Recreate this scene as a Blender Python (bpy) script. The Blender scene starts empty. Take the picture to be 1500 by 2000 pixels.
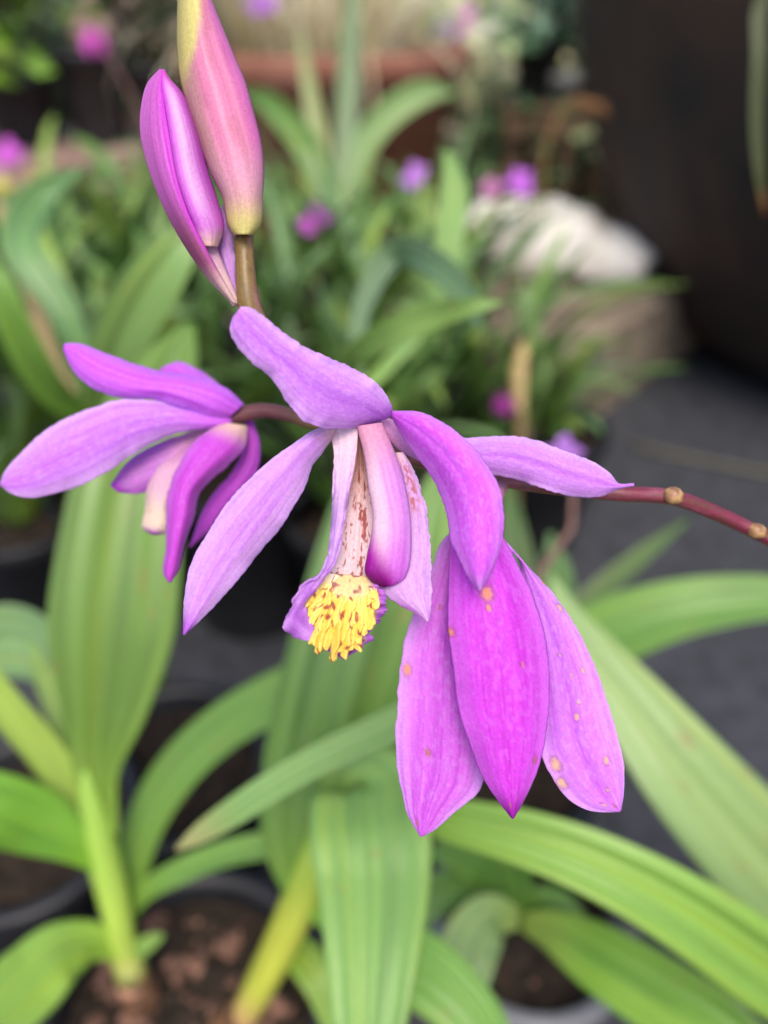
import bpy, math, random
import numpy as np
from mathutils import Vector

rng = np.random.default_rng(7)
random.seed(7)
SC = bpy.context.scene
COL = SC.collection

# ------------------------------------------------------------------ camera
CZ, PITCH, FPX = 0.43, math.radians(35), 1500.0
CAM = np.array([0.0, 0.0, CZ])
FW = np.array([0, math.cos(PITCH), -math.sin(PITCH)])
UP = np.array([0, math.sin(PITCH), math.cos(PITCH)])
RT = np.array([1.0, 0, 0])
cam = bpy.data.cameras.new('camera')
cam.sensor_fit = 'VERTICAL'; cam.sensor_height = 36; cam.sensor_width = 27; cam.lens = 27
cam.clip_start = 0.005; cam.clip_end = 500
cam.dof.use_dof = True; cam.dof.focus_distance = 0.099; cam.dof.aperture_fstop = 8.6
camo = bpy.data.objects.new('camera', cam); COL.objects.link(camo)
camo.location = CAM; camo.rotation_euler = (math.pi / 2 - PITCH, 0, 0)
SC.camera = camo

# ------------------------------------------------------------------ sky, sun, exposure
SUN_EL, SUN_AZ = math.radians(58), math.radians(176)     # azimuth clockwise from +y
W = bpy.data.worlds.new('World'); SC.world = W; W.use_nodes = True
nt = W.node_tree; nt.nodes.clear()
sky = nt.nodes.new('ShaderNodeTexSky'); sky.sky_type = 'NISHITA'; sky.sun_disc = False
sky.sun_elevation = SUN_EL; sky.sun_rotation = SUN_AZ
sky.air_density = 1.0; sky.dust_density = 3.0; sky.ozone_density = 0.6
bg = nt.nodes.new('ShaderNodeBackground'); bg.inputs[1].default_value = 0.11
ow = nt.nodes.new('ShaderNodeOutputWorld')
nt.links.new(sky.outputs[0], bg.inputs[0]); nt.links.new(bg.outputs[0], ow.inputs[0])
sd = bpy.data.lights.new('sun', 'SUN'); sd.energy = 1.5; sd.angle = math.radians(30); sd.color = (1.0, 0.90, 0.78)
so = bpy.data.objects.new('sun', sd); COL.objects.link(so)
tosun = Vector((math.sin(SUN_AZ) * math.cos(SUN_EL), math.cos(SUN_AZ) * math.cos(SUN_EL), math.sin(SUN_EL)))
so.rotation_euler = (-tosun).to_track_quat('-Z', 'Y').to_euler(); so.location = (0, 0, 3)
SC.view_settings.view_transform = 'Standard'; SC.view_settings.look = 'None'
SC.view_settings.exposure = 1.05; SC.view_settings.gamma = 1.0; SC.view_settings.use_curve_mapping = False
SC.cycles.use_denoising = True
SC.cycles.max_bounces = 8; SC.cycles.transmission_bounces = 6; SC.cycles.transparent_max_bounces = 6

# ------------------------------------------------------------------ helpers
def P(px, py, d):
    "point seen at a photo pixel, d metres in front of the lens"
    return CAM + d * (FW + (px - 750) / FPX * RT - (py - 1000) / FPX * UP)
def PV(a):
    a = np.asarray(a, float)
    return CAM + a[..., 2:3] * (FW + (a[..., 0:1] - 750) / FPX * RT - (a[..., 1:2] - 1000) / FPX * UP)
def G(px, py, z=0.0):
    "where the ray of a pixel meets height z"
    r = FW + (px - 750) / FPX * RT - (py - 1000) / FPX * UP
    return CAM + r * ((z - CZ) / r[2])
def rgb(r, g, b):
    c = np.array([r, g, b], float) / 255
    return np.where(c <= 0.04045, c / 12.92, ((c + 0.055) / 1.055) ** 2.4)
def smooth(pts, n):
    p = np.asarray(pts, float)
    if len(p) == 2:
        t = np.linspace(0, 1, n)[:, None]; return p[0] * (1 - t) + p[1] * t
    q = p[:, :3].copy()
    if q[:, 0].max() - q[:, 0].min() > 5: q[:, 2] *= 3000
    s = np.concatenate([[0], np.cumsum(np.linalg.norm(np.diff(q, axis=0), axis=1) + 1e-9)])
    m = np.zeros_like(p); h = np.diff(s)[:, None]; dl = np.diff(p, axis=0) / h
    m[1:-1] = (dl[:-1] * h[1:] + dl[1:] * h[:-1]) / (h[1:] + h[:-1]); m[0] = dl[0]; m[-1] = dl[-1]
    x = np.linspace(0, s[-1], n); k = np.clip(np.searchsorted(s, x) - 1, 0, len(p) - 2)
    hh = h[k]; t = ((x - s[k]) / hh[:, 0])[:, None]
    return ((2*t**3 - 3*t**2 + 1) * p[k] + (t**3 - 2*t**2 + t) * hh * m[k] + (-2*t**3 + 3*t**2) * p[k+1] + (t**3 - t**2) * hh * m[k+1])
_lat = rng.random((256, 256))
def noise2(x, y):
    "value noise, 0..1"
    x = np.asarray(x, float); y = np.asarray(y, float)
    xi = np.floor(x).astype(int); yi = np.floor(y).astype(int); fx = x - xi; fy = y - yi
    fx = fx * fx * (3 - 2 * fx); fy = fy * fy * (3 - 2 * fy)
    a = _lat[xi % 256, yi % 256]; b = _lat[(xi + 1) % 256, yi % 256]; c = _lat[xi % 256, (yi + 1) % 256]; e = _lat[(xi + 1) % 256, (yi + 1) % 256]
    return (a * (1 - fx) + b * fx) * (1 - fy) + (c * (1 - fx) + e * fx) * fy
def sstep(a, b, x):
    t = np.clip((np.asarray(x, float) - a) / (b - a), 0, 1); return t * t * (3 - 2 * t)
def mixc(a, b, t):
    t = np.asarray(t, float)[..., None]; return np.asarray(a) * (1 - t) + np.asarray(b) * t

ROOT = {}
def thing(name, label, cat, loc, group=None):
    o = bpy.data.objects.new(name, None); COL.objects.link(o)
    o.location = loc; o.empty_display_size = 0.01
    o['label'] = label; o['category'] = cat
    if group: o['group'] = group
    ROOT[o] = np.array(loc, float)
    return o
def tag(o, label, cat, group=None):
    o['label'] = label; o['category'] = cat
    if group: o['group'] = group
    return o
def mesh_obj(name, verts, faces, mat, parent=None, loc=None, uv=None, col=None, shade=True, solid=0.0, label=None):
    "verts are world coordinates; loc is the origin for a top-level mesh"
    base = ROOT[parent] if parent is not None else np.array(loc if loc is not None else (0, 0, 0), float)
    v = np.asarray(verts, float) - base
    me = bpy.data.meshes.new(name)
    me.from_pydata(v.tolist(), [], [tuple(int(i) for i in f) for f in faces])
    if shade: me.polygons.foreach_set('use_smooth', [True] * len(me.polygons))
    li = np.zeros(len(me.loops), dtype=np.int32); me.loops.foreach_get('vertex_index', li)
    if uv is not None:
        ul = me.uv_layers.new(name='UVMap'); ul.data.foreach_set('uv', np.asarray(uv, float)[li].astype(np.float32).ravel())
    if col is not None:
        ca = me.color_attributes.new('Col', 'FLOAT_COLOR', 'POINT')
        c4 = np.ones((len(v), 4), np.float32); c4[:, :3] = np.clip(col, 0, 1); ca.data.foreach_set('color', c4.ravel())
    me.materials.append(mat); me.update()
    o = bpy.data.objects.new(name, me); COL.objects.link(o)
    if parent is not None: o.parent = parent
    else: o.location = base
    ROOT[o] = base
    if solid:
        md = o.modifiers.new('solid', 'SOLIDIFY'); md.thickness = solid; md.offset = 0
    if label: o['label'] = label
    return o
def grid_faces(nv, nu, close=False):
    f = []
    for i in range(nv - 1):
        for j in range(nu - 1 if not close else nu):
            a = i * nu + j; b = i * nu + (j + 1) % nu
            f.append((a, b, b + nu, a + nu))
    return f

# ------------------------------------------------------------------ materials
def new_mat(name):
    m = bpy.data.materials.new(name); m.use_nodes = True; n = m.node_tree; n.nodes.clear()
    return m, n, n.nodes.new('ShaderNodeOutputMaterial')
def nd(n, typ, **kw):
    x = n.nodes.new(typ)
    for k, v in kw.items():
        if k == 'i':
            for kk, vv in v.items():
                if hasattr(vv, 'is_output') or isinstance(vv, bpy.types.NodeSocket): n.links.new(vv, x.inputs[kk])
                else: x.inputs[kk].default_value = vv
        else: setattr(x, k, v)
    return x
def organic(name, rough, spec, transl, streak=(26, 1.5), streak_amt=0.16, speck=2600, speck_amt=0.10, bump=0.15, bump_d=0.0004, sat=1.2, coat=0.0):
    "petals and leaves: pigment from the mesh, long veins, cell grain, light shining through"
    m, n, out = new_mat(name)
    c = nd(n, 'ShaderNodeAttribute', attribute_name='Col')
    uv = nd(n, 'ShaderNodeUVMap')
    mp = nd(n, 'ShaderNodeMapping', i={0: uv.outputs[0], 'Scale': (streak[0], streak[1], 1)})
    s = nd(n, 'ShaderNodeTexNoise', i={'Vector': mp.outputs[0], 'Scale': 1.0, 'Detail': 3.0, 'Roughness': 0.6})
    tc = nd(n, 'ShaderNodeTexCoord')
    g = nd(n, 'ShaderNodeTexNoise', i={'Vector': tc.outputs['Object'], 'Scale': speck, 'Detail': 2.0})
    k1 = nd(n, 'ShaderNodeMapRange', i={0: s.outputs[0], 1: 0.25, 2: 0.75, 3: 1 - streak_amt, 4: 1 + streak_amt})
    k2 = nd(n, 'ShaderNodeMapRange', i={0: g.outputs[0], 1: 0.3, 2: 0.7, 3: 1 - speck_amt, 4: 1 + speck_amt})
    k = nd(n, 'ShaderNodeMath', operation='MULTIPLY', i={0: k1.outputs[0], 1: k2.outputs[0]})
    vm = nd(n, 'ShaderNodeVectorMath', operation='SCALE', i={0: c.outputs['Color'], 'Scale': k.outputs[0]})
    add = nd(n, 'ShaderNodeMath', operation='MULTIPLY_ADD', i={0: g.outputs[0], 1: 0.5, 2: s.outputs[0]})
    bp = nd(n, 'ShaderNodeBump', i={'Strength': bump, 'Distance': bump_d, 'Height': add.outputs[0]})
    pb = nd(n, 'ShaderNodeBsdfPrincipled', i={'Base Color': vm.outputs[0], 'Roughness': rough, 'Specular IOR Level': spec, 'Normal': bp.outputs[0], 'Coat Weight': coat, 'Coat Roughness': 0.35})
    hs = nd(n, 'ShaderNodeHueSaturation', i={'Saturation': sat, 'Value': 1.0, 'Color': vm.outputs[0]})
    tr = nd(n, 'ShaderNodeBsdfTranslucent', i={'Color': hs.outputs[0], 'Normal': bp.outputs[0]})
    mx = nd(n, 'ShaderNodeMixShader', i={0: transl, 1: pb.outputs[0], 2: tr.outputs[0]})
    n.links.new(mx.outputs[0], out.inputs[0])
    return m
M_PETAL = organic('petal', 0.52, 0.3, 0.34, streak_amt=0.10)
M_BUD = organic('bud', 0.5, 0.35, 0.15, streak=(30, 1.2), streak_amt=0.10, sat=1.1)
M_LEAF = organic('leaf', 0.40, 0.5, 0.24, streak=(22, 0.6), streak_amt=0.18, speck=900, speck_amt=0.06, bump=0.2, bump_d=0.0006, sat=1.0)
M_STEM = organic('stem', 0.42, 0.45, 0.05, streak=(9, 2.0), streak_amt=0.22, speck=1800, speck_amt=0.15)
M_CREST = organic('crest', 0.42, 0.4, 0.15, streak=(6, 5), streak_amt=0.08, bump=0.25)
def plain(name, c1, c2, scale, rough=0.6, spec=0.4, bump=0.3, bump_d=0.002, detail=5, lo=0.35, hi=0.65):
    m, n, out = new_mat(name)
    tc = nd(n, 'ShaderNodeTexCoord')
    t = nd(n, 'ShaderNodeTexNoise', i={'Vector': tc.outputs['Object'], 'Scale': scale, 'Detail': detail, 'Roughness': 0.6})
    r = nd(n, 'ShaderNodeValToRGB', i={0: t.outputs[0]})
    r.color_ramp.elements[0].position = lo; r.color_ramp.elements[1].position = hi
    r.color_ramp.elements[0].color = (*c1, 1); r.color_ramp.elements[1].color = (*c2, 1)
    bp = nd(n, 'ShaderNodeBump', i={'Strength': bump, 'Distance': bump_d, 'Height': t.outputs[0]})
    pb = nd(n, 'ShaderNodeBsdfPrincipled', i={'Base Color': r.outputs[0], 'Roughness': rough, 'Specular IOR Level': spec, 'Normal': bp.outputs[0]})
    n.links.new(pb.outputs[0], out.inputs[0])
    return m
M_GROUND = plain('sandy_ground', (0.26, 0.21, 0.15), (0.42, 0.35, 0.27), 30, 0.9, 0.2, 0.5, 0.01)
M_MAT = plain('weed_mat', (0.027, 0.029, 0.036), (0.052, 0.056, 0.068), 60, 0.7, 0.4, 0.4, 0.002)
M_BLACK = plain('black_plastic', (0.009, 0.009, 0.011), (0.020, 0.020, 0.025), 25, 0.45, 0.45, 0.1, 0.001)
M_GREYPOT = plain('grey_plastic', (0.12, 0.125, 0.14), (0.19, 0.195, 0.21), 40, 0.5, 0.4, 0.1, 0.001)
M_SOIL = plain('potting_soil', (0.010, 0.008, 0.006), (0.05, 0.035, 0.025), 220, 0.95, 0.2, 1.0, 0.004)
M_BARK = plain('bark_chip', (0.03, 0.018, 0.013), (0.26, 0.14, 0.10), 160, 0.85, 0.25, 0.6, 0.001)
M_TERRA = plain('terracotta', (0.20, 0.075, 0.05), (0.32, 0.15, 0.11), 14, 0.75, 0.3, 0.3, 0.002)
M_PLANK = plain('weathered_wood', (0.22, 0.13, 0.11), (0.40, 0.29, 0.26), 18, 0.8, 0.3, 0.4, 0.002)
M_CRATE = plain('crate_wood', (0.07, 0.045, 0.028), (0.14, 0.095, 0.06), 22, 0.8, 0.3, 0.4, 0.002)
M_STONE = plain('pale_stone', (0.70, 0.66, 0.58), (0.86, 0.84, 0.82), 16, 0.8, 0.3, 0.6, 0.008)
M_BIGPOT = plain('dark_glaze', (0.017, 0.016, 0.017), (0.050, 0.030, 0.024), 11, 0.7, 0.3, 0.2, 0.002)
M_SAND = plain('sandstone', (0.15, 0.12, 0.09), (0.27, 0.22, 0.17), 25, 0.9, 0.2, 0.6, 0.006)
M_LABELS = plain('grey_label', (0.30, 0.30, 0.31), (0.40, 0.40, 0.41), 60, 0.5, 0.4, 0.1, 0.0005)

# ------------------------------------------------------------------ builders
def edge_of(pts, n):
    return smooth(pts, n)
def tepal(name, L, R, colf, parent, bulge=0.0025, nv=110, nu=45, mat=None, crease=0.00015, ruffle=0.0004, mid=None, prof='par', thick=0.00025, seed=0, jag=1.0, tipfade=0.5, twist=0.0, fold=0.0):
    "a sheet between two outlines given base to tip as (px, py, depth); mid bulges towards the lens"
    l = edge_of(L, nv); r = edge_of(R, nv)
    u = np.linspace(-1, 1, nu)[None, :]; v = np.linspace(0, 1, nv)[:, None]
    m = 0.5 * (l + r)
    if mid is not None: m = smooth(mid, nv)
    a = (u * (u - 1) / 2)[..., None]; b = (1 - u * u)[..., None]; c = (u * (u + 1) / 2)[..., None]
    p = a * l[:, None, :] + b * m[:, None, :] + c * r[:, None, :]
    env = np.sin(np.pi * np.clip(v * 0.92 + 0.06, 0, 1)) ** tipfade
    sh = (1 - u * u) if prof == 'par' else np.sqrt(np.clip(1 - u * u, 0, 1))
    dz = bulge * sh * env - crease * np.exp(-(u / 0.2) ** 2) * env + twist * u * env - fold * np.abs(u) * env
    ru = (noise2(v * 9 + seed * 7.3, np.sign(u) * 3.1 + seed) - 0.5) * 2 + 0.5 * (noise2(v * 23 + seed * 3.3, np.sign(u) * 5.1 + seed) - 0.5) * 2
    dz = dz + ruffle * ru * np.abs(u) ** 3 * env
    dz = dz + 0.00016 * (noise2(u * 5 + seed * 11 + 20, v * 3 + seed) - 0.5) * env          # faint lengthwise waves
    p[..., 2] -= dz
    jag = jag(v) if callable(jag) else jag
    jg = jag * (noise2(v * 70 + seed * 5, np.sign(u) * 9 + seed) - 0.5) * 2 + jag * 1.6 * (noise2(v * 17 + seed * 2.5, np.sign(u) * 4 + seed) - 0.5)
    side = (r - l)[:, None, :2]; side = side / (np.linalg.norm(side, axis=-1, keepdims=True) + 1e-6)
    p[..., :2] += side * (np.sign(u) * np.abs(u) ** 6 * jg * env)[..., None]
    uu = np.broadcast_to((u + 1) / 2, (nv, nu)); vv = np.broadcast_to(v, (nv, nu))
    col = colf(uu, vv)
    return mesh_obj(name, PV(p).reshape(-1, 3), grid_faces(nv, nu), mat or M_PETAL, parent, uv=np.stack([uu, vv], -1).reshape(-1, 2), col=col.reshape(-1, 3), solid=thick)
def tube(name, pts, colf, parent, mat, ns=14, nv=60, pix=True, label=None, loc=None, cap=True):
    "pts: (px, py, depth, width px) or world (x, y, z, radius)"
    q = smooth(pts, nv)
    if pix: c = PV(q[:, :3]); r = q[:, 3] * q[:, 2] / FPX / 2
    else: c = q[:, :3]; r = q[:, 3]
    t = np.gradient(c, axis=0); t /= np.linalg.norm(t, axis=1, keepdims=True) + 1e-12
    ref = FW if pix else (np.array([0.3, 1, 0.1]))
    s = np.cross(t, ref); s /= np.linalg.norm(s, axis=1, keepdims=True) + 1e-12
    w = np.cross(s, t)
    th = np.linspace(0, 2 * np.pi, ns, endpoint=False)
    v = c[:, None] + r[:, None, None] * (np.cos(th)[None, :, None] * s[:, None] + np.sin(th)[None, :, None] * w[:, None])
    uu = np.broadcast_to((th / (2 * np.pi))[None], (nv, ns)); vv = np.broadcast_to(np.linspace(0, 1, nv)[:, None], (nv, ns))
    f = grid_faces(nv, ns, True)
    if cap: f = f + [tuple(range(ns))[::-1], tuple(range((nv - 1) * ns, nv * ns))]
    return mesh_obj(name, v.reshape(-1, 3), f, mat, parent, loc=loc, uv=np.stack([uu, vv], -1).reshape(-1, 2), col=colf(uu, vv).reshape(-1, 3), label=label)
def leafcol(c, tip=None, base=None, tipv=0.8, seed=0.0):
    c = np.asarray(c, float) * [.88, .88, .86]
    b = np.asarray(base if base is not None else c * [1.35, 1.2, 0.8]); tp = np.asarray(tip if tip is not None else c)
    def f(u, v):
        s = 0.5 + 0.5 * np.cos((u - 0.5) * 2 * np.pi * 5)
        k = mixc(c, c * [1.25, 1.15, 1.0], s * 0.5 + 0.5 * noise2(u * 9 + seed, v * 2 + seed) - 0.2)
        k = mixc(k, c * [1.5, 1.2, .7], .5 * sstep(.62, .85, noise2(u * 14 + seed * 2, v * 1.3 + seed)))
        k = mixc(k, c * [.62, .68, .7], .55 * sstep(.6, .85, noise2(u * 7 + seed * 5, v * 3 + seed * 2)))
        k = mixc(k, rgb(150, 120, 70), .55 * sstep(.90, .97, noise2(u * 9 + seed * 9, v * 26 + seed)))
        k = mixc(k, b, sstep(0.28, 0.0, v)); k = mixc(k, tp, sstep(tipv, 1.0, v))
        return k
    return f
def leaf(parent, pts, c, roll=0.0, fold=0.25, pleat=0.0006, base=None, tip=None, nv=56, nu=21, name='leaf', seed=None, label=None, pix=True, tipv=0.8):
    "strap leaf along (px, py, depth, width px) from base to tip, pleated lengthwise"
    q = smooth(pts, nv); q[:, 3] = np.clip(q[:, 3], 1, None) if pix else np.clip(q[:, 3], 1e-4, None)
    c3 = PV(q[:, :3]) if pix else q[:, :3]
    hw = (q[:, 3] * q[:, 2] / FPX / 2) if pix else q[:, 3] / 2
    t = np.gradient(c3, axis=0); t /= np.linalg.norm(t, axis=1, keepdims=True) + 1e-12
    view = c3 - CAM if pix else np.tile(np.array([0.2, -0.2, -1.0]), (nv, 1))
    view = view / np.linalg.norm(view, axis=1, keepdims=True)
    s = np.cross(t, view); s /= np.linalg.norm(s, axis=1, keepdims=True) + 1e-12
    nn = np.cross(s, t)
    rl = np.linspace(roll[0], roll[1], nv) if isinstance(roll, (tuple, list)) else np.full(nv, roll)
    cr, sr = np.cos(rl)[:, None], np.sin(rl)[:, None]
    s2 = s * cr + nn * sr; n2 = nn * cr - s * sr
    n2 = n2 * -np.sign((n2 * view).sum(1, keepdims=True) + 1e-9)
    hw = hw / np.maximum(np.cos(rl), 0.35)
    u = np.linspace(-1, 1, nu); sd = rng.random() * 50 if seed is None else seed
    off = fold * np.abs(u)[None] * hw[:, None] + pleat * (0.6 * np.cos(u * np.pi * 4 + sd)[None] + 1.6 * (noise2(u * 6 + sd * 3, u * 0 + sd) - .5)[None]) * np.minimum(1, hw[:, None] / 0.008)
    wav = 0.10 * hw[:, None] * (noise2(np.linspace(0, 5, nv)[:, None] + sd, np.sign(u)[None] * 2 + sd) - 0.5) * np.abs(u)[None]
    v = c3[:, None] + s2[:, None] * (u[None, :] * hw[:, None])[..., None] + n2[:, None] * (off + wav)[..., None]
    uu = np.broadcast_to((u + 1)[None] / 2, (nv, nu)); vv = np.broadcast_to(np.linspace(0, 1, nv)[:, None], (nv, nu))
    return mesh_obj(name, v.reshape(-1, 3), grid_faces(nv, nu), M_LEAF, parent, uv=np.stack([uu, vv], -1).reshape(-1, 2), col=leafcol(c, tip, base, tipv, seed=sd)(uu, vv).reshape(-1, 3), solid=0.0003, label=label)
def lathe(prof, c, ns=40):
    "profile (r, z) closed from outside bottom to inside"
    th = np.linspace(0, 2 * np.pi, ns, endpoint=False); p = np.asarray(prof, float)
    v = np.stack([p[:, 0:1] * np.cos(th) + c[0], p[:, 0:1] * np.sin(th) + c[1], np.broadcast_to(p[:, 1:2], (len(p), ns)) + c[2]], -1)
    return v.reshape(-1, 3), grid_faces(len(p), ns, True)
def pot(label, x, y, r=0.05, h=0.115, mat=None, z=0.004, soil=0.012, chips=0, group=None, name='nursery_pot', lip=0.004, soilmat=None, tagc='pot'):
    t = thing(name, label, tagc, (x, y, z), group)
    b = r * 0.74
    prof = [(0.002, 0), (b, 0), (b + 0.001, 0.003), (r * 0.985, h - 0.016), (r + lip, h - 0.015), (r + lip + 0.001, h - 0.001), (r + lip, h), (r - 0.001, h), (r - 0.003, h - 0.004), (b - 0.002, 0.004), (0.002, 0.004)]
    v, f = lathe(prof, (x, y, z)); w = mesh_obj('pot_wall', v, f, mat or M_BLACK, t)
    rs = r - 0.004; n = 18
    pts = []; fs = []
    for i in range(n + 1):
        for j in range(32):
            a = j / 32 * 2 * math.pi; rr = rs * i / n
            pts.append((x + rr * math.cos(a), y + rr * math.sin(a), z + h - soil + 0.006 * (noise2(rr * 130 * math.cos(a) + x * 400 + 60, rr * 130 * math.sin(a) + 60) - 0.5) + 0.004 * (1 - i / n)))
    s = mesh_obj('soil', pts, grid_faces(n + 1, 32, True), soilmat or M_SOIL, t)
    for k in range(chips):
        a = random.random() * 6.28; rr = rs * 0.92 * math.sqrt(random.random())
        chip(s, x + rr * math.cos(a), y + rr * math.sin(a), z + h - soil + 0.003, 0.0011 + 0.0045 * random.random() ** 2.2)
    return t
def chip(parent, x, y, z, sz):
    v = []; n = 7
    for k in range(2):
        for j in range(n):
            a = j / n * 6.283 + 0.2 * k; rr = sz * random.uniform(0.6, 1.15) * (0.8 if k else 1)
            v.append([rr * math.cos(a) * 1.4, rr * math.sin(a), (k - 0.5) * sz * 0.7 + random.uniform(-.1, .1) * sz])
    from mathutils import Euler
    e = Euler((random.uniform(-.6, .6), random.uniform(-.6, .6), random.uniform(0, 6.28))).to_matrix()
    v = [np.array(e @ Vector(p)) + [x, y, z] for p in v]
    f = [(j, (j + 1) % n, n + (j + 1) % n, n + j) for j in range(n)] + [tuple(range(n))[::-1], tuple(range(n, 2 * n))]
    return mesh_obj('bark_chip', v, f, M_BARK, parent, shade=False)
def box(name, lo, hi, mat, parent=None, loc=None, rotz=0.0, bev=0.003, label=None):
    lo = np.array(lo, float); hi = np.array(hi, float); c = (lo + hi) / 2; h = (hi - lo) / 2
    v = np.array([[sx, sy, sz] for sx in (-1, 1) for sy in (-1, 1) for sz in (-1, 1)], float) * h
    R = np.array([[math.cos(rotz), -math.sin(rotz), 0], [math.sin(rotz), math.cos(rotz), 0], [0, 0, 1]])
    v = v @ R.T + c
    f = [(0, 1, 3, 2), (4, 6, 7, 5), (0, 4, 5, 1), (2, 3, 7, 6), (0, 2, 6, 4), (1, 5, 7, 3)]
    o = mesh_obj(name, v, f, mat, parent, loc=loc if loc is not None else c, shade=False, label=label)
    if bev:
        m = o.modifiers.new('bevel', 'BEVEL'); m.width = bev; m.segments = 2
    return o

# ================================================================== SETTING
def sheet(name, poly, z, mat):
    o = mesh_obj(name, [(p[0], p[1], z) for p in poly], [tuple(range(len(poly)))], mat, None, shade=False)
    o['kind'] = 'structure'; return o
sheet('ground', [(-150, -150), (150, -150), (150, 150), (-150, 150)], 0.0, M_GROUND)
e1, e2 = G(1150, 830), G(1345, 690)
far = e1 + (e2 - e1) * 4
sheet('weed_mat', [(-1.6, -0.6), (1.8, -0.6), (1.8, far[1]), (far[0], far[1]), (e2[0], e2[1]), (e1[0], e1[1]), G(1010, 640)[:2], (-1.6, 1.15)], 0.004, M_MAT)

# ================================================================== THE ORCHID SPRAY
LILAC = rgb(204, 138, 228); LILAC_PALE = rgb(220, 178, 238); LILAC_DEEP = rgb(186, 96, 218)
MAG = rgb(190, 62, 214); MAG_DEEP = rgb(160, 24, 170); MAG_LIGHT = rgb(204, 120, 232)
PINKW = rgb(226, 198, 220)
def petal_col(c, edge, deep, rib=0.5, basec=None, tipc=None, spots=(), seed=0, ribw=0.10, rev=False, basev=0.12, speckle=0.25):
    def f(u, v):
        e = np.abs(u - 0.5) * 2
        k = mixc(c, edge, sstep(0.45, 1.0, e) * 0.75)
        st = noise2(u * 16 + seed * 3, v * 2.2 + seed)
        k = mixc(k, deep, np.clip(st - 0.55, 0, 1) * 1.2)
        k = mixc(k, deep, rib * np.exp(-((u - 0.5) / ribw) ** 2) * (0.55 + 0.45 * noise2(u * 30 + seed, v * 6 + seed)))
        k = mixc(k, deep, rib * 0.9 * np.exp(-((u - 0.5) / 0.014) ** 2) * sstep(0.3, 0.8, v))
        for j in range(-4, 5):
            uc = 0.5 + j * 0.105 + 0.02 * (noise2(v * 3 + j * 7 + seed, v * 0 + seed) - .5)
            k = mixc(k, deep, 0.26 * np.exp(-((u - uc) / 0.013) ** 2) * (0.3 + 0.7 * noise2(v * 9 + j * 3 + seed, u * 0 + j)) * sstep(1.0, .8, np.abs(j) * .2 + v * .35))
        k = mixc(k, edge, speckle * sstep(0.55, 0.8, noise2(u * 34 + seed, v * 60 + seed * 2)))
        k = mixc(k, edge * 1.08, sstep(0.93, 1.0, e) * 0.8)
        if basec is not None: k = mixc(k, basec, sstep(basev, 0.0, v))
        if tipc is not None: k = mixc(k, tipc, sstep(0.88, 1.0, v))
        for (su, sv, sr, sc) in spots:
            dd = np.sqrt(((u - su) * 0.33) ** 2 + (v - sv) ** 2) / (sr * 1.25) + 0.5 * (noise2(u * 30 + su * 99, v * 80) - 0.5)
            k = mixc(k, rgb(150, 70, 110), sstep(1.7, 1.1, dd) * 0.45); k = mixc(k, sc, sstep(1.15, 0.5, dd) * 0.85)
        return np.clip(k, 0, 0.95)
    return f
TAN = rgb(228, 190, 150); ORG = rgb(236, 156, 110); BRN = rgb(178, 110, 100)

base = P(2100, 2150, 0.26)
spray = thing('orchid_spray', 'arching orchid spray with purple flowers and two buds in sharp focus', 'orchid', (base[0], base[1], 0.11))
def redstem(u, v):
    k = mixc(rgb(112, 40, 62), rgb(120, 96, 52), sstep(0.62, 0.80, v))
    k = mixc(k, rgb(150, 90, 110), 0.5 * sstep(0.5, 0.8, noise2(u * 8, v * 40)))
    return mixc(k, rgb(70, 60, 30), 0.5 * sstep(0.6, 0.8, noise2(u * 20 + 5, v * 120)))
rach = tube('stem', [(2100, 2150, 0.27, 24), (1900, 1700, 0.19, 27), (1700, 1250, 0.135, 28), (1560, 1085, 0.117, 29), (1478, 1040, 0.113, 29), (1400, 1003, 0.111, 30), (1315, 972, 0.109, 31), (1210, 964, 0.108, 31), (1090, 952, 0.109, 30), (980, 937, 0.110, 30), (890, 918, 0.111, 31), (800, 892, 0.112, 32), (700, 820, 0.1115, 34), (590, 735, 0.108, 38), (520, 665, 0.105, 42), (488, 600, 0.103, 45), (480, 540, 0.1025, 39), (477, 462, 0.1025, 36)], redstem, spray, M_STEM, ns=16, nv=240)
# knobbly scars where bracts dropped
for (x, y, d, r) in ((1315, 968, 0.1077, 16), (1478, 1037, 0.1117, 14)):
    tube('node', [(x - 12, y - 4, d + .0006, 20), (x - 6, y - 2, d, 2 * r), (x + 6, y + 2, d, 2 * r), (x + 14, y + 6, d + .0006, 18)],
         lambda u, v: mixc(mixc(rgb(182, 146, 100), rgb(96, 50, 50), noise2(u * 9, v * 7)), rgb(112, 50, 66), sstep(.25, .0, np.abs(v - .5)) * 0 + sstep(.32, .5, np.abs(v - .5))), rach, M_STEM, ns=16, nv=14)

# ---- main flower
def ovary_col(u, v): return mixc(rgb(140, 90, 100), rgb(196, 140, 180), v)
fl = tube('flower', [(800, 885, 0.1115, 26), (770, 862, 0.108, 30), (735, 845, 0.1035, 40), (715, 832, 0.1005, 46)], ovary_col, spray, M_STEM, label='open central orchid flower with yellow crested lip')
# upper sepal, hooding towards the lens
tepal('sepal', [(768, 812, .1005), (766, 800, .0995), (752, 768, .0975), (720, 737, .0960), (680, 715, .0950), (610, 685, .0937), (560, 655, .0925), (512, 617, .0912), (486, 601, .0905), (470, 600, .0902)],
      [(735, 823, .1000), (690, 834, .0975), (640, 836, .0955), (600, 826, .0940), (570, 797, .0930), (530, 738, .0920), (490, 704, .0912), (460, 668, .0906), (450, 645, .0903), (456, 620, .0902)],
      petal_col(LILAC, LILAC_PALE, rgb(176, 92, 214), 0.8, basec=rgb(190, 110, 218), seed=1, ribw=0.15), fl, bulge=0.0012, seed=1, ruffle=0.0008, crease=0.0002, jag=1.6)
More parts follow.
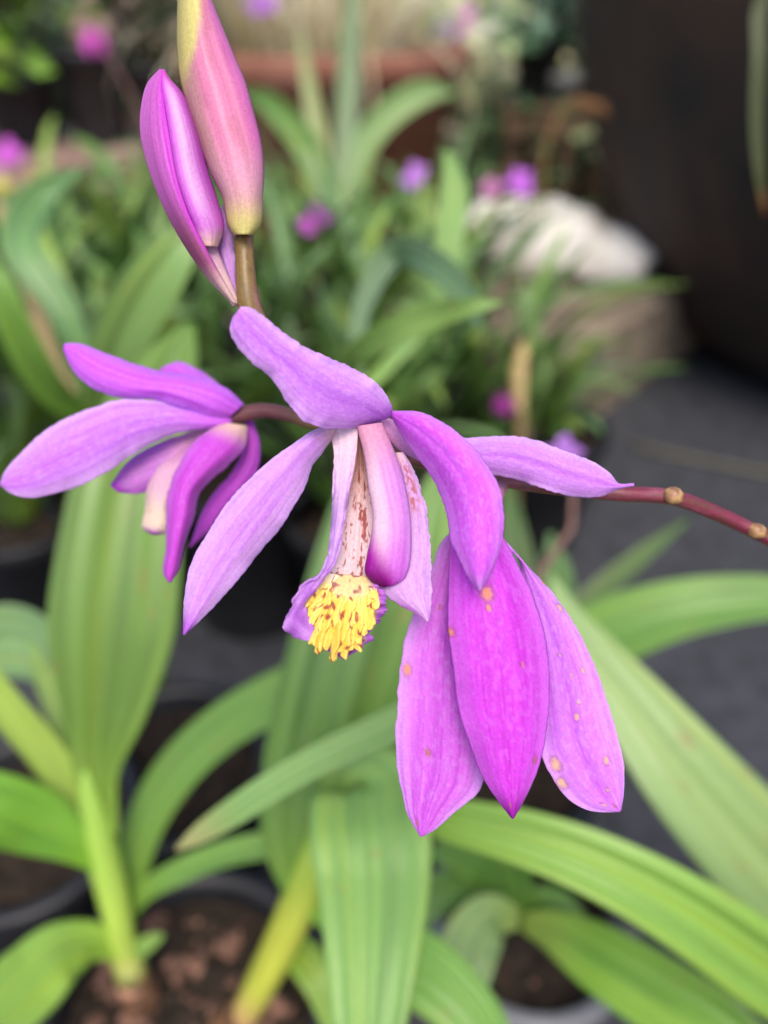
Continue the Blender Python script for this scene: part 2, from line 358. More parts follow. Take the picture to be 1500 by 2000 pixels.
# left lateral tepal
tepal('petal', [(652, 832, .1000), (620, 838, .0985), (570, 870, .0975), (510, 915, .0968), (460, 965, .0963), (410, 1035, .0960), (375, 1100, .0958), (362, 1160, .0957), (359, 1239, .0957)],
      [(660, 842, .1005), (645, 862, .1005), (630, 882, .1000), (608, 912, .0995), (598, 945, .0990), (572, 990, .0985), (553, 1022, .0980), (520, 1062, .0975), (480, 1112, .0970), (430, 1171, .0963), (385, 1216, .0958), (360, 1239, .0957)],
      petal_col(rgb(212, 160, 226), LILAC_PALE, LILAC_DEEP, 0.5, basec=rgb(222, 190, 200), tipc=rgb(180, 90, 214), seed=2, ribw=0.16), fl, bulge=0.0016, seed=2)
# right far petal, sticking out to the side over the stem
tepal('petal', [(742, 812, .1020), (800, 832, .1045), (905, 857, .1055), (960, 853, .1050), (1010, 853, .1044), (1050, 861, .1038), (1110, 884, .1030), (1160, 904, .1024), (1190, 925, .1020), (1207, 944, .1018), (1238, 945, .1016)],
      [(742, 838, .1020), (790, 885, .1035), (830, 902, .1045), (900, 916, .1050), (970, 928, .1045), (1040, 946, .1038), (1090, 963, .1032), (1140, 971, .1026), (1180, 966, .1021), (1208, 954, .1018), (1238, 948, .1016)],
      petal_col(LILAC, LILAC_PALE, LILAC_DEEP, 0.75, basec=rgb(214, 150, 200), seed=3, ribw=0.12, basev=0.3), fl, bulge=0.0014, seed=3, crease=0.0002, jag=1.5)
# right front sepal, magenta, arching over
tepal('sepal', [(766, 804, .0995), (820, 806, .0968), (862, 825, .0952), (912, 862, .0940), (952, 912, .0932), (976, 960, .0928), (983, 1010, .0925), (979, 1060, .0923), (962, 1110, .0922), (938, 1153, .0921)],
      [(766, 814, .1000), (785, 850, .0992), (812, 885, .0982), (850, 942, .0968), (868, 985, .0957), (877, 1022, .0950), (881, 1052, .0942), (904, 1102, .0930), (922, 1136, .0924), (937, 1153, .0921)],
      petal_col(rgb(214, 104, 234), rgb(222, 146, 240), rgb(198, 62, 214), 0.35, seed=4, ribw=0.3, tipc=LILAC, speckle=0.4), fl, bulge=0.0030, seed=4, crease=0.0002)
# lip floor: pale throat with brick-red flecks
def throat_col(u, v):
    k = mixc(rgb(214, 172, 160), rgb(232, 206, 212), sstep(0.15, 0.6, v))
    k = mixc(k, rgb(236, 214, 120), sstep(0.86, 1.0, v))
    streak = noise2(u * 15 + 3, v * 17 + 9)
    zone = np.exp(-((u - 0.72) / 0.10) ** 2) + 0.9 * np.exp(-((u - 0.40) / 0.10) ** 2) * sstep(0.75, 0.35, v) + 0.55 * np.exp(-((u - 0.18) / 0.1) ** 2) * sstep(0.5, 0.9, v) + 0.4
    a = sstep(0.10, 0.3, v) * sstep(0.70, 0.90, streak * 0.55 + noise2(u * 26, v * 60) * 0.4 + zone * 0.25)
    return mixc(k, rgb(158, 74, 66), a * 0.95)
tepal('lip_throat', [(696, 838, .1000), (694, 900, .1015), (682, 955, .1010), (672, 1000, .1000), (662, 1045, .0990), (655, 1090, .0975), (636, 1128, .0962), (618, 1150, .0955)],
      [(706, 838, .1000), (712, 890, .1015), (724, 950, .1010), (730, 1000, .1002), (732, 1050, .0992), (730, 1100, .0978), (730, 1140, .0966), (732, 1160, .0958)],
      throat_col, fl, bulge=-0.0012, seed=5, nv=140, nu=61, ruffle=0.0, jag=0, crease=-0.0004)
# left side lobe of the lip, standing up beside the throat and flaring at the mouth
tepal('side_lobe', [(646, 834, .1000), (652, 890, .0990), (650, 950, .0982), (646, 1037, .0970), (636, 1098, .0958), (619, 1128, .0948), (596, 1137, .0940), (579, 1160, .0936), (570, 1190, .0936), (556, 1217, .0938), (561, 1232, .0940), (578, 1244, .0943), (606, 1254, .0947)],
      [(700, 834, .0992), (695, 890, .0982), (684, 950, .0976), (676, 1000, .0970), (668, 1037, .0964), (660, 1087, .0955), (640, 1122, .0947), (620, 1150, .0942), (602, 1170, .0940), (596, 1190, .0942), (600, 1205, .0945), (612, 1222, .0948), (620, 1240, .0949)],
      lambda u, v: mixc(petal_col(rgb(206, 170, 222), rgb(200, 150, 226), rgb(186, 110, 220), 0.0, basec=rgb(228, 200, 214), seed=6, basev=0.45)(u, v), mixc(rgb(164, 70, 200), rgb(206, 150, 226), noise2(u * 4, v * 22)), sstep(.55, .72, v) * .85), fl, bulge=0.0005, seed=6, crease=0, jag=lambda v: 0.6 + 5 * sstep(.5, .62, v), ruffle=0.0016)
# right side lobe
def rlobe_col(u, v):
    k = petal_col(rgb(208, 160, 216), rgb(220, 184, 232), rgb(180, 96, 206), 0.0, basec=rgb(226, 190, 206), seed=7)(u, v)
    a = sstep(0.03, 0.08, v) * sstep(0.38, 0.28, v) * np.exp(-((u - 0.62) / 0.22) ** 2) * sstep(0.35, 0.6, noise2(u * 13, v * 60))
    k = mixc(k, rgb(178, 88, 84), a * 0.9)
    k = mixc(k, LILAC_PALE, 0.45 * sstep(0.5, 0.7, noise2((u * 1.2 + v) * 26, (v - u * .2) * 8)) * sstep(0.4, 0.6, v))
    return mixc(k, rgb(178, 70, 196), sstep(0.3, 0.0, u) * sstep(0.7, 0.9, v) * 0.8)
tepal('side_lobe', [(772, 884, .1010), (775, 930, .1010), (778, 1000, .1005), (775, 1070, .0995), (765, 1120, .0985), (742, 1148, .0975), (762, 1168, .0972), (785, 1183, .0969), (812, 1196, .0966), (835, 1214, .0962)],
      [(786, 884, .1010), (800, 905, .1008), (818, 942, .1004), (833, 1000, .0996), (840, 1062, .0988), (843, 1112, .0980), (843, 1150, .0973), (841, 1180, .0967), (838, 1205, .0963), (836, 1214, .0962)],
      rlobe_col, fl, bulge=0.0010, seed=7, crease=0, jag=2.5)
# column: pale pink half-round with a deep magenta cap
def column_col(u, v):
    k = mixc(rgb(226, 186, 210), rgb(212, 142, 222), sstep(0.3, 0.9, u + 0.15 * noise2(v * 4, u * 3)))
    k = mixc(rgb(214, 152, 186), k, sstep(0.0, 0.4, v))
    k = mixc(k, rgb(228, 196, 218), 0.9 * np.exp(-((u - 0.10) / 0.15) ** 2) * sstep(0.1, 0.4, v) * sstep(0.85, 0.6, v))
    k = mixc(k, rgb(196, 70, 208), sstep(0.55, 0.9, v) * sstep(0.1, 0.6, u) * 0.6)
    k = mixc(k, rgb(178, 24, 176), sstep(0.64, 0.86, v - 0.42 * (u - 0.25)) )
    k = mixc(k, rgb(206, 150, 224), 0.7 * sstep(0.86, 0.98, u) * sstep(.2, .4, v) * sstep(.95, .8, v))
    k = mixc(k, rgb(196, 110, 200), 0.5 * np.exp(-((u - .45 - .1 * v) / .05) ** 2) * sstep(.1, .3, v) * sstep(.7, .5, v))
    return mixc(k, rgb(96, 2, 84), sstep(0.74, 1.0, v - 0.12 * (u - .4)) * sstep(0.75, 0.3, u) * 0.95)  # shadow of the cap's recessed underside painted in at lower left
tepal('column', [(698, 832, .0985), (711, 882, .0985), (721, 950, .0980), (730, 1012, .0972), (726, 1050, .0966), (718, 1088, .0962), (715, 1120, .0960), (732, 1138, .0962), (750, 1146, .0964)],
      [(745, 826, .0990), (771, 887, .0988), (790, 950, .0984), (799, 1000, .0978), (802, 1050, .0972), (801, 1080, .0968), (795, 1115, .0964), (788, 1130, .0965), (768, 1142, .0965)],
      column_col, fl, bulge=0.0016, seed=8, prof='ell', crease=0, ruffle=0, jag=0, tipfade=0.35, nv=120, nu=60)
# mid lobe: ruffled purple margin under the yellow crest
def mid_col(u, v):
    e = np.abs(u - 0.5) * 2
    k = mixc(rgb(236, 208, 150), rgb(190, 110, 214), sstep(0.62, 0.9, np.maximum(e, v * 0.98)))
    return mixc(k, rgb(140, 40, 90), sstep(0.6, 0.75, noise2(u * 12, v * 16)) * 0.8 * sstep(1, .7, e))
tepal('mid_lobe', [(640, 1120, .0968), (612, 1150, .0962), (588, 1190, .0960), (585, 1225, .0962), (600, 1252, .0965), (622, 1262, .0967), (640, 1270, .0968), (668, 1286, .0969)],
      [(728, 1128, .0972), (745, 1150, .0970), (757, 1178, .0970), (742, 1212, .0970), (722, 1232, .0969), (725, 1250, .0968), (708, 1262, .0968), (672, 1286, .0969)],
      mid_col, fl, bulge=0.0012, seed=9, crease=0, jag=6, ruffle=0.0018, nv=90, nu=50)
# crest: seven frilled keels
def keel(parent, pts, h, seed, w=20, nv=90, nu=21):
    q = smooth(pts, nv); u = np.linspace(-1, 1, nu)[None]; v = np.linspace(0, 1, nv)[:, None]
    t = np.gradient(q[:, :2], axis=0); t /= np.linalg.norm(t, axis=1, keepdims=True); s = np.stack([t[:, 1], -t[:, 0]], -1)
    top = (1 - np.abs(u) ** 1.2)
    fr = noise2(v * 5 + seed * 9, v * 0 + seed); fr2 = noise2(v * 13 + seed * 5, v * 0 + seed * 2)
    env = sstep(0.0, 0.35, v) * (0.65 + 0.35 * np.sin(np.pi * np.clip(v, 0, 1)))
    hh = h * env * (0.55 + 0.5 * fr + 0.35 * fr2)
    lat = top * (fr - 0.5) * 16 * env + (fr2 - 0.5) * 6 * top
    wv = w * (0.55 + 0.6 * env) * (0.85 + 0.3 * fr2)
    p = np.zeros((nv, nu, 3))
    p[..., :2] = q[:, None, :2] + s[:, None] * (u * wv / 2 + lat)[..., None] + t[:, None] * (top * (8 + (fr2 - .5) * 8) * env)[..., None]
    p[..., 2] = q[:, None, 2] - hh * top
    uu = np.broadcast_to((u + 1) / 2, (nv, nu)); vv = np.broadcast_to(v, (nv, nu))
    k = mixc(rgb(232, 192, 76), rgb(244, 216, 112), noise2(uu * 3 + seed, vv * 6))
    k = mixc(rgb(236, 214, 190), k, sstep(0.02, 0.30, vv))
    rs = np.random.default_rng(100 + seed); a = np.zeros_like(uu)
    for _ in range(4):
        su, sv, an = rs.uniform(0, 1), rs.uniform(0.02, 1) ** 1.2, rs.uniform(-1.2, 1.2)
        du = (uu - su) + an * (vv - sv) * 6; a = np.maximum(a, sstep(1, .55, np.sqrt((du / .20) ** 2 + ((vv - sv) / .085) ** 2) + .5 * (noise2(uu * 12, vv * 30 + seed) - .5)))
    k = mixc(k, rgb(150, 44, 50), a * 0.9)
    return mesh_obj('crest_keel', PV(p).reshape(-1, 3), grid_faces(nv, nu), M_CREST, parent, uv=np.stack([uu, vv], -1).reshape(-1, 2), col=k.reshape(-1, 3), solid=0.00015)
CB = np.array([(588, 1195), (597, 1218), (611, 1242), (609, 1264), (628, 1270), (650, 1280), (665, 1274), (681, 1276), (702, 1256), (717, 1232), (734, 1192)], float)
for i in range(15):
    t_ = i / 14; e_ = abs(t_ - .5) * 2; k_ = min(int(t_ * 10), 9); f_ = t_ * 10 - k_
    top_ = np.array([646 + 84 * t_, 1120 + 22 * t_, .0964]); bxy = CB[k_] * (1 - f_) + CB[k_ + 1] * f_
    bot_ = np.array([bxy[0], bxy[1] + (7 if i % 2 else -5), .0944 + .0004 * e_])
    m1 = top_ * .6 + bot_ * .4 + [random.uniform(-3, 3), 0, -.0006 * (1 - e_)]; m2 = top_ * .25 + bot_ * .75 + [random.uniform(-3, 3), 0, -.0008 * (1 - e_)]
    keel(fl, [top_, m1, m2, bot_], (.0009 if i % 2 else .0006) - .0003 * e_, i, w=14)

# ---- lower right flower, seen from behind, three hanging tepals
fl2 = tube('flower', [(985, 938, 0.1105, 26), (965, 975, 0.1075, 32), (945, 1015, 0.1045, 40), (935, 1060, 0.1025, 44)], ovary_col, spray, M_STEM, label='drooping orchid flower at lower right, three long tepals with tan spots')
LOW = rgb(212, 108, 224)
tepal('petal', [(918, 1005, .1042), (884, 1036, .1043), (860, 1064, .1043), (845, 1108, .1040), (815, 1180, .1035), (795, 1232, .1030), (782, 1300, .1025), (775, 1390, .1020), (774, 1480, .1015), (785, 1547, .1012), (800, 1597, .1010), (822, 1633, .1008)],
      [(935, 1005, .1042), (940, 1060, .1048), (940, 1150, .1050), (945, 1300, .1045), (952, 1420, .1040), (946, 1510, .1033), (938, 1540, .1028), (913, 1567, .1020), (880, 1592, .1015), (850, 1619, .1010), (823, 1633, .1008)],
      petal_col(LOW, rgb(208, 156, 230), rgb(166, 40, 190), 0.45, seed=11, ribw=0.22, spots=[(0.08, 0.50, .012, ORG), (0.36, 0.72, .008, BRN), (0.25, 0.95, .010, BRN), (0.33, .3, .006, BRN)]), fl2, bulge=0.0012, seed=11, jag=1.6)
tepal('petal', [(960, 1060, .1030), (1002, 1075, .1040), (1025, 1150, .1040), (1040, 1230, .1036), (1048, 1330, .1032), (1052, 1420, .1028), (1060, 1484, .1022), (1081, 1521, .1016), (1112, 1562, .1010), (1144, 1580, .1007), (1180, 1585, .1005), (1210, 1584, .1004)],
      [(990, 1060, .1030), (1027, 1104, .1035), (1076, 1155, .1030), (1117, 1213, .1026), (1157, 1290, .1021), (1184, 1366, .1016), (1207, 1443, .1011), (1218, 1502, .1008), (1217, 1547, .1006), (1211, 1584, .1004)],
      petal_col(rgb(210, 126, 234), rgb(222, 172, 240), rgb(180, 68, 212), 0.55, seed=12, ribw=0.10, spots=[(0.12, 0.73, .016, TAN), (0.07, 0.79, .014, TAN), (0.55, 0.63, .009, TAN), (0.62, 0.59, .006, TAN), (0.75, 0.8, .011, TAN), (0.6, 0.89, .008, TAN), (0.9, 0.28, .012, TAN), (0.80, 0.50, .008, TAN), (.6, .5, .005, TAN), (.3, .93, .010, TAN), (.5, .965, .012, BRN), (.97, .18, .010, ORG), (.5, .42, .005, TAN)]), fl2, bulge=0.0012, seed=12)
tepal('sepal', [(905, 1000, .1010), (884, 1050, .1000), (878, 1120, .0993), (877, 1232, .0985), (885, 1300, .0982), (896, 1381, .0980), (919, 1454, .0979), (946, 1521, .0978), (973, 1562, .0977), (1001, 1598, .0976)],
      [(955, 1000, .1010), (978, 1043, .1005), (1001, 1084, .1000), (1036, 1156, .0994), (1058, 1223, .0990), (1070, 1291, .0987), (1073, 1354, .0985), (1066, 1426, .0982), (1054, 1489, .0980), (1036, 1535, .0978), (1018, 1571, .0977), (1002, 1598, .0976)],
      petal_col(rgb(212, 74, 224), rgb(216, 114, 230), rgb(184, 26, 190), 0.40, seed=13, ribw=0.16, tipc=MAG_DEEP, speckle=0.4, spots=[(0.47, 0.27, .020, ORG), (0.46, 0.315, .008, ORG), (.02, .38, .012, ORG), (0.9, 0.80, .009, BRN), (0.42, 0.95, .009, BRN), (.72, .5, .005, ORG)]), fl2, bulge=0.0032, seed=13, crease=0.0002)

# ---- left flower, behind, in profile
fl3 = tube('flower', [(690, 812, 0.1130, 26), (620, 828, 0.1165, 27), (570, 812, 0.1190, 28), (520, 802, 0.1205, 29), (478, 808, 0.1215, 32), (455, 815, 0.1220, 34)], lambda u, v: mixc(rgb(120, 104, 50), rgb(104, 62, 66), sstep(0.2, 0.6, v)), spray, M_STEM, label='orchid flower in profile at the left, a little out of focus')
VIV = rgb(212, 108, 236)
tepal('petal', [(470, 796, .1235), (420, 745, .1245), (385, 722, .1255), (347, 707, .1262), (325, 715, .1264)], [(440, 812, .1235), (390, 775, .1245), (350, 755, .1255), (325, 740, .1262), (312, 722, .1264)],
      petal_col(VIV, LILAC, MAG, 0.3, seed=20), fl3, bulge=0.0012, seed=20)
tepal('sepal', [(476, 790, .1205), (450, 765, .1195), (396, 740, .1190), (306, 724, .1188), (216, 695, .1190), (144, 671, .1194), (126, 672, .1196)], [(446, 816, .1205), (414, 814, .1195), (360, 797, .1185), (306, 780, .1182), (234, 776, .1184), (180, 756, .1188), (144, 724, .1193), (125, 685, .1196)],
      petal_col(VIV, rgb(200, 124, 236), MAG, 0.35, seed=21), fl3, bulge=0.0022, seed=21)
tepal('petal', [(455, 812, .1215), (400, 806, .1200), (345, 790, .1190), (288, 782, .1180), (234, 782, .1172), (173, 800, .1166), (97, 836, .1162), (43, 884, .1160), (8, 926, .1160), (1, 946, .1160)], [(450, 834, .1215), (414, 836, .1202), (360, 842, .1192), (306, 862, .1182), (259, 887, .1176), (216, 916, .1170), (173, 941, .1166), (108, 963, .1162), (61, 972, .1160), (22, 963, .1160), (2, 948, .1160)],
      petal_col(LILAC, LILAC_PALE, rgb(184, 84, 224), 0.7, seed=22, ribw=0.14, basec=VIV, basev=0.3), fl3, bulge=0.0018, seed=22)
tepal('side_lobe', [(430, 832, .1235), (378, 843, .1235), (306, 868, .1232), (252, 901, .1230), (216, 948, .1228)], [(420, 880, .1235), (370, 920, .1232), (330, 950, .1230), (299, 955, .1230), (270, 963, .1229), (230, 960, .1228)],
      petal_col(rgb(196, 130, 206), VIV, MAG, 0.0, basec=rgb(220, 170, 180), tipc=MAG, seed=23, basev=0.6), fl3, bulge=0.0016, seed=23)
tepal('lip', [(410, 845, .1225), (350, 880, .1222), (305, 920, .1220), (288, 955, .1220), (284, 998, .1220), (280, 1032, .1220), (300, 1044, .1220)], [(430, 870, .1225), (385, 920, .1223), (350, 960, .1222), (335, 1000, .1221), (332, 1030, .1220), (322, 1040, .1220), (303, 1044, .1220)],
      lambda u, v: mixc(mixc(mixc(rgb(206, 140, 192), rgb(222, 180, 206), sstep(.2, .5, v)), rgb(232, 212, 196), sstep(.55, .8, v)), rgb(170, 70, 190), sstep(.86, .96, v)), fl3, bulge=0.0022, seed=24)
tepal('sepal', [(480, 820, .1240), (476, 880, .1242), (448, 930, .1244), (412, 972, .1246), (392, 1010, .1247), (371, 1068, .1248)], [(492, 822, .1240), (506, 866, .1242), (501, 920, .1244), (452, 982, .1246), (414, 1030, .1247), (372, 1068, .1248)],
      petal_col(rgb(192, 80, 206), VIV, rgb(170, 40, 180), 0.3, seed=25), fl3, bulge=0.0012, seed=25)
tepal('sepal', [(440, 826, .1210), (414, 838, .1195), (378, 866, .1180), (349, 909, .1170), (331, 956, .1163), (326, 1016, .1158), (325, 1072, .1154), (322, 1124, .1152), (330, 1137, .1151)], [(482, 832, .1212), (478, 872, .1200), (448, 906, .1188), (414, 934, .1178), (389, 963, .1170), (378, 1010, .1163), (361, 1060, .1157), (343, 1122, .1152), (333, 1137, .1151)],
      petal_col(rgb(206, 84, 216), rgb(212, 126, 228), rgb(180, 40, 190), 0.35, seed=26, basec=rgb(236, 206, 190), basev=0.16), fl3, bulge=0.0030, seed=26)

# ---- left bud: ovary with three closed tepals
bd = tube('bud', [(462, 596, .1030, 16), (444, 562, .1028, 24), (420, 522, .1025, 36), (402, 488, .1022, 46), (388, 455, .1022, 60), (372, 410, .1022, 72), (350, 330, .1020, 78), (335, 250, .1018, 60), (322, 180, .1015, 30), (317, 145, .1014, 6)],
          lambda u, v: mixc(rgb(206, 172, 176), rgb(176, 76, 190), sstep(0.05, 0.5, v)), spray, M_BUD, ns=24, label='slender closed magenta bud at the upper left')
BUDC = rgb(206, 110, 214)
tepal('bud_tepal', [(452, 590, .1030), (405, 542, .1026), (372, 496, .1022), (334, 432, .1018), (305, 368, .1014), (287, 314, .1010), (275, 256, .1006), (277, 208, .1003), (290, 162, .1002), (313, 136, .1004)],
      [(462, 594, .1026), (440, 556, .1012), (415, 510, .1000), (394, 470, .0991), (368, 410, .0980), (345, 340, .0974), (332, 270, .0972), (322, 208, .0976), (318, 165, .0986), (319, 138, .1002)],
      lambda u, v: mixc(mixc(petal_col(rgb(188, 92, 184), rgb(196, 104, 192), rgb(166, 60, 160), 0.0, seed=31, speckle=.1)(u, v), mixc(rgb(148, 76, 116), rgb(206, 170, 170), sstep(.22, .05, v)), sstep(.55, .25, v)), rgb(184, 40, 190), sstep(.62, .97, u) * sstep(.1, .4, v)), bd, bulge=0.0014, mat=M_BUD, seed=31, crease=0, jag=0, ruffle=0)
tepal('bud_tepal', [(400, 480, .0996), (372, 420, .0978), (348, 350, .0970), (334, 275, .0968), (324, 210, .0972), (317, 165, .0984), (317, 136, .1002)],
      [(424, 482, .1010), (436, 447, .1014), (425, 397, .1012), (404, 330, .1008), (388, 266, .1005), (372, 218, .1003), (355, 182, .1002), (327, 149, .1002), (321, 138, .1003)],
      lambda u, v: mixc(petal_col(rgb(206, 118, 212), rgb(170, 44, 180), rgb(176, 50, 190), 0.0, basec=rgb(214, 176, 170), tipc=rgb(200, 60, 190), seed=32, basev=0.14, speckle=.1)(u, v), rgb(238, 200, 236), 0.6 * np.exp(-((u - 0.45) / 0.17) ** 2) * sstep(.08, .3, v) * sstep(1, .8, v)), bd, bulge=0.0018, mat=M_BUD, seed=32, crease=0, jag=0, ruffle=0)  # whitish band down the middle is a highlight put into the colour
tepal('bract', [(461, 592, .1038), (445, 540, .1040), (424, 490, .1042), (428, 430, .1042), (436, 400, .1042)], [(466, 592, .1038), (462, 545, .1040), (458, 500, .1042), (450, 450, .1042), (438, 400, .1042)],
      petal_col(rgb(200, 150, 214), LILAC_PALE, LILAC_DEEP, 0.2, seed=33), bd, bulge=0.0008, seed=33)
# ---- right bud wrapped in its pink and olive bract
bd2 = tube('bud', [(476, 466, .1028, 34), (475, 450, .1030, 46), (473, 400, .1032, 66), (462, 330, .1034, 84), (446, 270, .1034, 98), (430, 200, .1034, 100), (404, 110, .1034, 84), (386, 30, .1034, 60), (376, -40, .1032, 44), (366, -110, .1030, 24), (356, -170, .1024, 4)],
           lambda u, v: mixc(rgb(206, 130, 176), rgb(196, 190, 110), sstep(0.5, 0.75, v)), spray, M_BUD, ns=28, label='pink bud sheathed in a yellow-green bract at the top')
def bract_col(u, v):
    g = rgb(198, 188, 116); pk = rgb(196, 112, 154); gp = rgb(166, 128, 124)
    k = mixc(pk, rgb(218, 140, 172), noise2(u * 12, v * 2.2)); k = mixc(k, rgb(176, 104, 128), .45 * sstep(.45, .75, noise2(u * 7 + 3, v * 9))); k = mixc(k, rgb(200, 80, 178), sstep(0.72, 0.95, u) * sstep(.1, .3, v) * 0.6)
    k = mixc(k, gp, sstep(0.42, 0.18, u + 0.1 * noise2(v * 5, u * 3)) * 0.9)
    k = mixc(k, g, sstep(0.20, 0.02, v)); k = mixc(k, rgb(200, 150, 170), 0.6 * sstep(0.32, 0.15, v) * sstep(0.05, 0.15, v))
    bl = v + (0.5 - u) * 0.42 + 0.05 * (noise2(u * 8, v * 8) - .5)
    k = mixc(k, g, sstep(0.60, 0.70, bl)); k = mixc(k, rgb(226, 150, 90), 0.8 * np.exp(-((bl - .62) / .025) ** 2) * sstep(.6, .9, u))
    k = mixc(k, rgb(150, 130, 74), 0.5 * sstep(0.30, 0.05, u) * sstep(.4, .6, v))
    return k
tepal('bract', [(458, 458, .1018), (450, 446, .1018), (436, 386, .1014), (410, 333, .1012), (384, 262, .1012), (364, 200, .1012), (353, 154, .1012), (347, 96, .1012), (348, 0, .1012), (350, -80, .1014), (355, -170, .1020)],
      [(494, 458, .1018), (504, 446, .1018), (512, 384, .1014), (514, 320, .1012), (508, 272, .1012), (496, 224, .1012), (480, 166, .1012), (455, 106, .1012), (429, 42, .1012), (408, -10, .1014), (385, -80, .1016), (357, -170, .1020)],
      bract_col, bd2, bulge=0.0044, mat=M_BUD, seed=34, crease=-0.0001, jag=0, ruffle=0, prof='ell', tipfade=0.3, nv=140, nu=60)

# ================================================================== NEAR POTS AND STRAP LEAVES
LG = rgb(132, 172, 92); LG2 = rgb(112, 156, 78); YG = rgb(158, 190, 88); PALE = rgb(158, 192, 122); DK = rgb(72, 112, 52); BLU = rgb(106, 148, 104); MIDG = rgb(94, 140, 66)
SZ = 0.11
def floor_pt(px, py, z=SZ): return G(px, py, z)
pa = floor_pt(365, 1985)
potA = pot('black pot of dark bark soil at the bottom left', pa[0], pa[1], 0.049, 0.115, chips=110)
pc = floor_pt(55, 1600, .115); pot('black pot cut by the left edge beside the bright green leaf', pc[0], pc[1], 0.045, 0.115, chips=4)
pd = floor_pt(335, 1490); pot('black pot with soil in the shade behind the bright stem', pd[0], pd[1], 0.045, 0.11, chips=6)
pg_ = G(440, 985, .144); pot('tall black pot in deep shade between the two left petals', pg_[0], pg_[1] + .06, 0.062, .14, chips=0)
pb_ = floor_pt(1035, 1790, .10); pot('small grey pot under the lower right leaves', pb_[0], pb_[1], 0.040, 0.10, mat=M_GREYPOT, chips=3)
pr_ = np.array([0.255, 0.13]); pot('black pot holding the arching spray, right of the camera', pr_[0], pr_[1], 0.06, 0.115, chips=4)

b = G(250, 1890, SZ); pl = thing('orchid_plant', 'bright yellow-green orchid shoot with a tall broad leaf, rooted in dark bark soil', 'plant', b)
dA = 0.286
tube('pseudobulb', [(285, 1990, .294, 40), (276, 1955, .290, 70), (262, 1915, .287, 64), (250, 1880, .285, 58)], lambda u, v: mixc(mixc(rgb(60, 42, 32), rgb(140, 104, 78), noise2(u * 9, v * 16) ** 1.5), rgb(150, 160, 84), sstep(.7, 1, v)), pl, M_STEM, nv=24)
tube('shoot', [(262, 1935, dA, 56), (246, 1880, dA, 52), (230, 1790, .278, 56), (207, 1690, .270, 64), (182, 1590, .262, 56), (168, 1520, .257, 22), (164, 1495, .256, 4)], lambda u, v: mixc(mixc(rgb(178, 128, 110), rgb(172, 196, 84), sstep(0.0, 0.25, v)), rgb(140, 180, 76), v), pl, M_STEM, nv=40)
leaf(pl, [(205, 1640, .264, 50), (190, 1500, .258, 84), (205, 1380, .252, 160), (222, 1220, .247, 232), (240, 1060, .247, 225), (262, 920, .25, 200), (300, 790, .258, 150), (345, 690, .266, 80), (375, 630, .27, 12)], rgb(112, 150, 70), roll=0.1, fold=0.22, pleat=0.0010)
leaf(pl, [(205, 1650, .266, 40), (150, 1560, .262, 62), (90, 1470, .258, 66), (20, 1390, .252, 66), (-60, 1300, .246, 60), (-130, 1240, .24, 20)], YG, roll=0.2)
leaf(pl, [(200, 1620, .266, 26), (150, 1500, .268, 46), (115, 1400, .27, 44), (80, 1310, .275, 30), (60, 1250, .28, 6)], rgb(140, 176, 96))
leaf(pl, [(215, 1690, .268, 40), (150, 1650, .258, 70), (80, 1610, .25, 116), (0, 1580, .24, 130), (-120, 1560, .23, 110), (-220, 1570, .22, 20)], rgb(120, 176, 62), roll=0.25, fold=.12)
leaf(pl, [(235, 1860, .282, 30), (180, 1840, .27, 70), (120, 1860, .258, 112), (60, 1915, .246, 140), (0, 1970, .235, 140), (-80, 2040, .222, 100), (-140, 2100, .215, 14)], rgb(150, 194, 92), roll=-0.15, fold=.15)
leaf(pl, [(255, 1790, .285, 30), (258, 1710, .285, 56), (290, 1600, .282, 76), (350, 1503, .278, 88), (440, 1420, .274, 92), (540, 1362, .270, 96), (630, 1320, .268, 88), (720, 1270, .268, 60), (790, 1240, .268, 8)], LG2, roll=0.35, fold=.2)
leaf(pl, [(255, 1780, .285, 22), (285, 1742, .28, 36), (350, 1704, .275, 46), (440, 1668, .27, 48), (530, 1650, .266, 48), (640, 1645, .262, 40), (720, 1650, .26, 6)], LG2, roll=0.2)
leaf(pl, [(252, 1870, .286, 14), (280, 1848, .283, 34), (318, 1826, .28, 10)], LG)

leaf(pl, [(190, 1560, .27, 20), (150, 1380, .285, 50), (90, 1280, .295, 110), (20, 1250, .30, 140), (-80, 1290, .30, 110), (-160, 1350, .30, 8)], rgb(128, 166, 112), roll=.2)
b = G(470, 1985, SZ); pm = thing('orchid_plant', 'orchid shoot with a broad pale leaf hanging down at bottom centre', 'plant', b)
tube('pseudobulb', [(440, 2050, .29, 40), (450, 2022, .287, 90), (468, 1992, .282, 74), (485, 1965, .278, 58)], lambda u, v: mixc(rgb(70, 48, 36), rgb(176, 130, 92), noise2(u * 9, v * 16) ** 1.5), pm, M_STEM, nv=24)
tube('shoot', [(462, 2010, .282, 50), (500, 1940, .274, 62), (545, 1850, .262, 70), (585, 1760, .252, 74), (610, 1680, .245, 60), (620, 1620, .242, 30)], lambda u, v: mixc(mixc(rgb(190, 140, 110), rgb(178, 186, 72), sstep(0.0, 0.3, v)), rgb(132, 164, 66), sstep(.5, 1, v)), pm, M_STEM, nv=40)
leaf(pm, [(600, 1760, .250, 60), (582, 1640, .244, 130), (590, 1500, .24, 150), (615, 1370, .236, 150), (650, 1230, .236, 150), (690, 1080, .24, 140), (715, 960, .246, 100), (735, 850, .25, 10)], rgb(100, 142, 74), fold=.2)
leaf(pm, [(620, 1760, .250, 50), (680, 1600, .25, 120), (725, 1450, .25, 150), (775, 1290, .25, 150), (825, 1130, .252, 130), (850, 1000, .258, 90), (870, 880, .262, 10)], rgb(106, 150, 66), fold=.25)
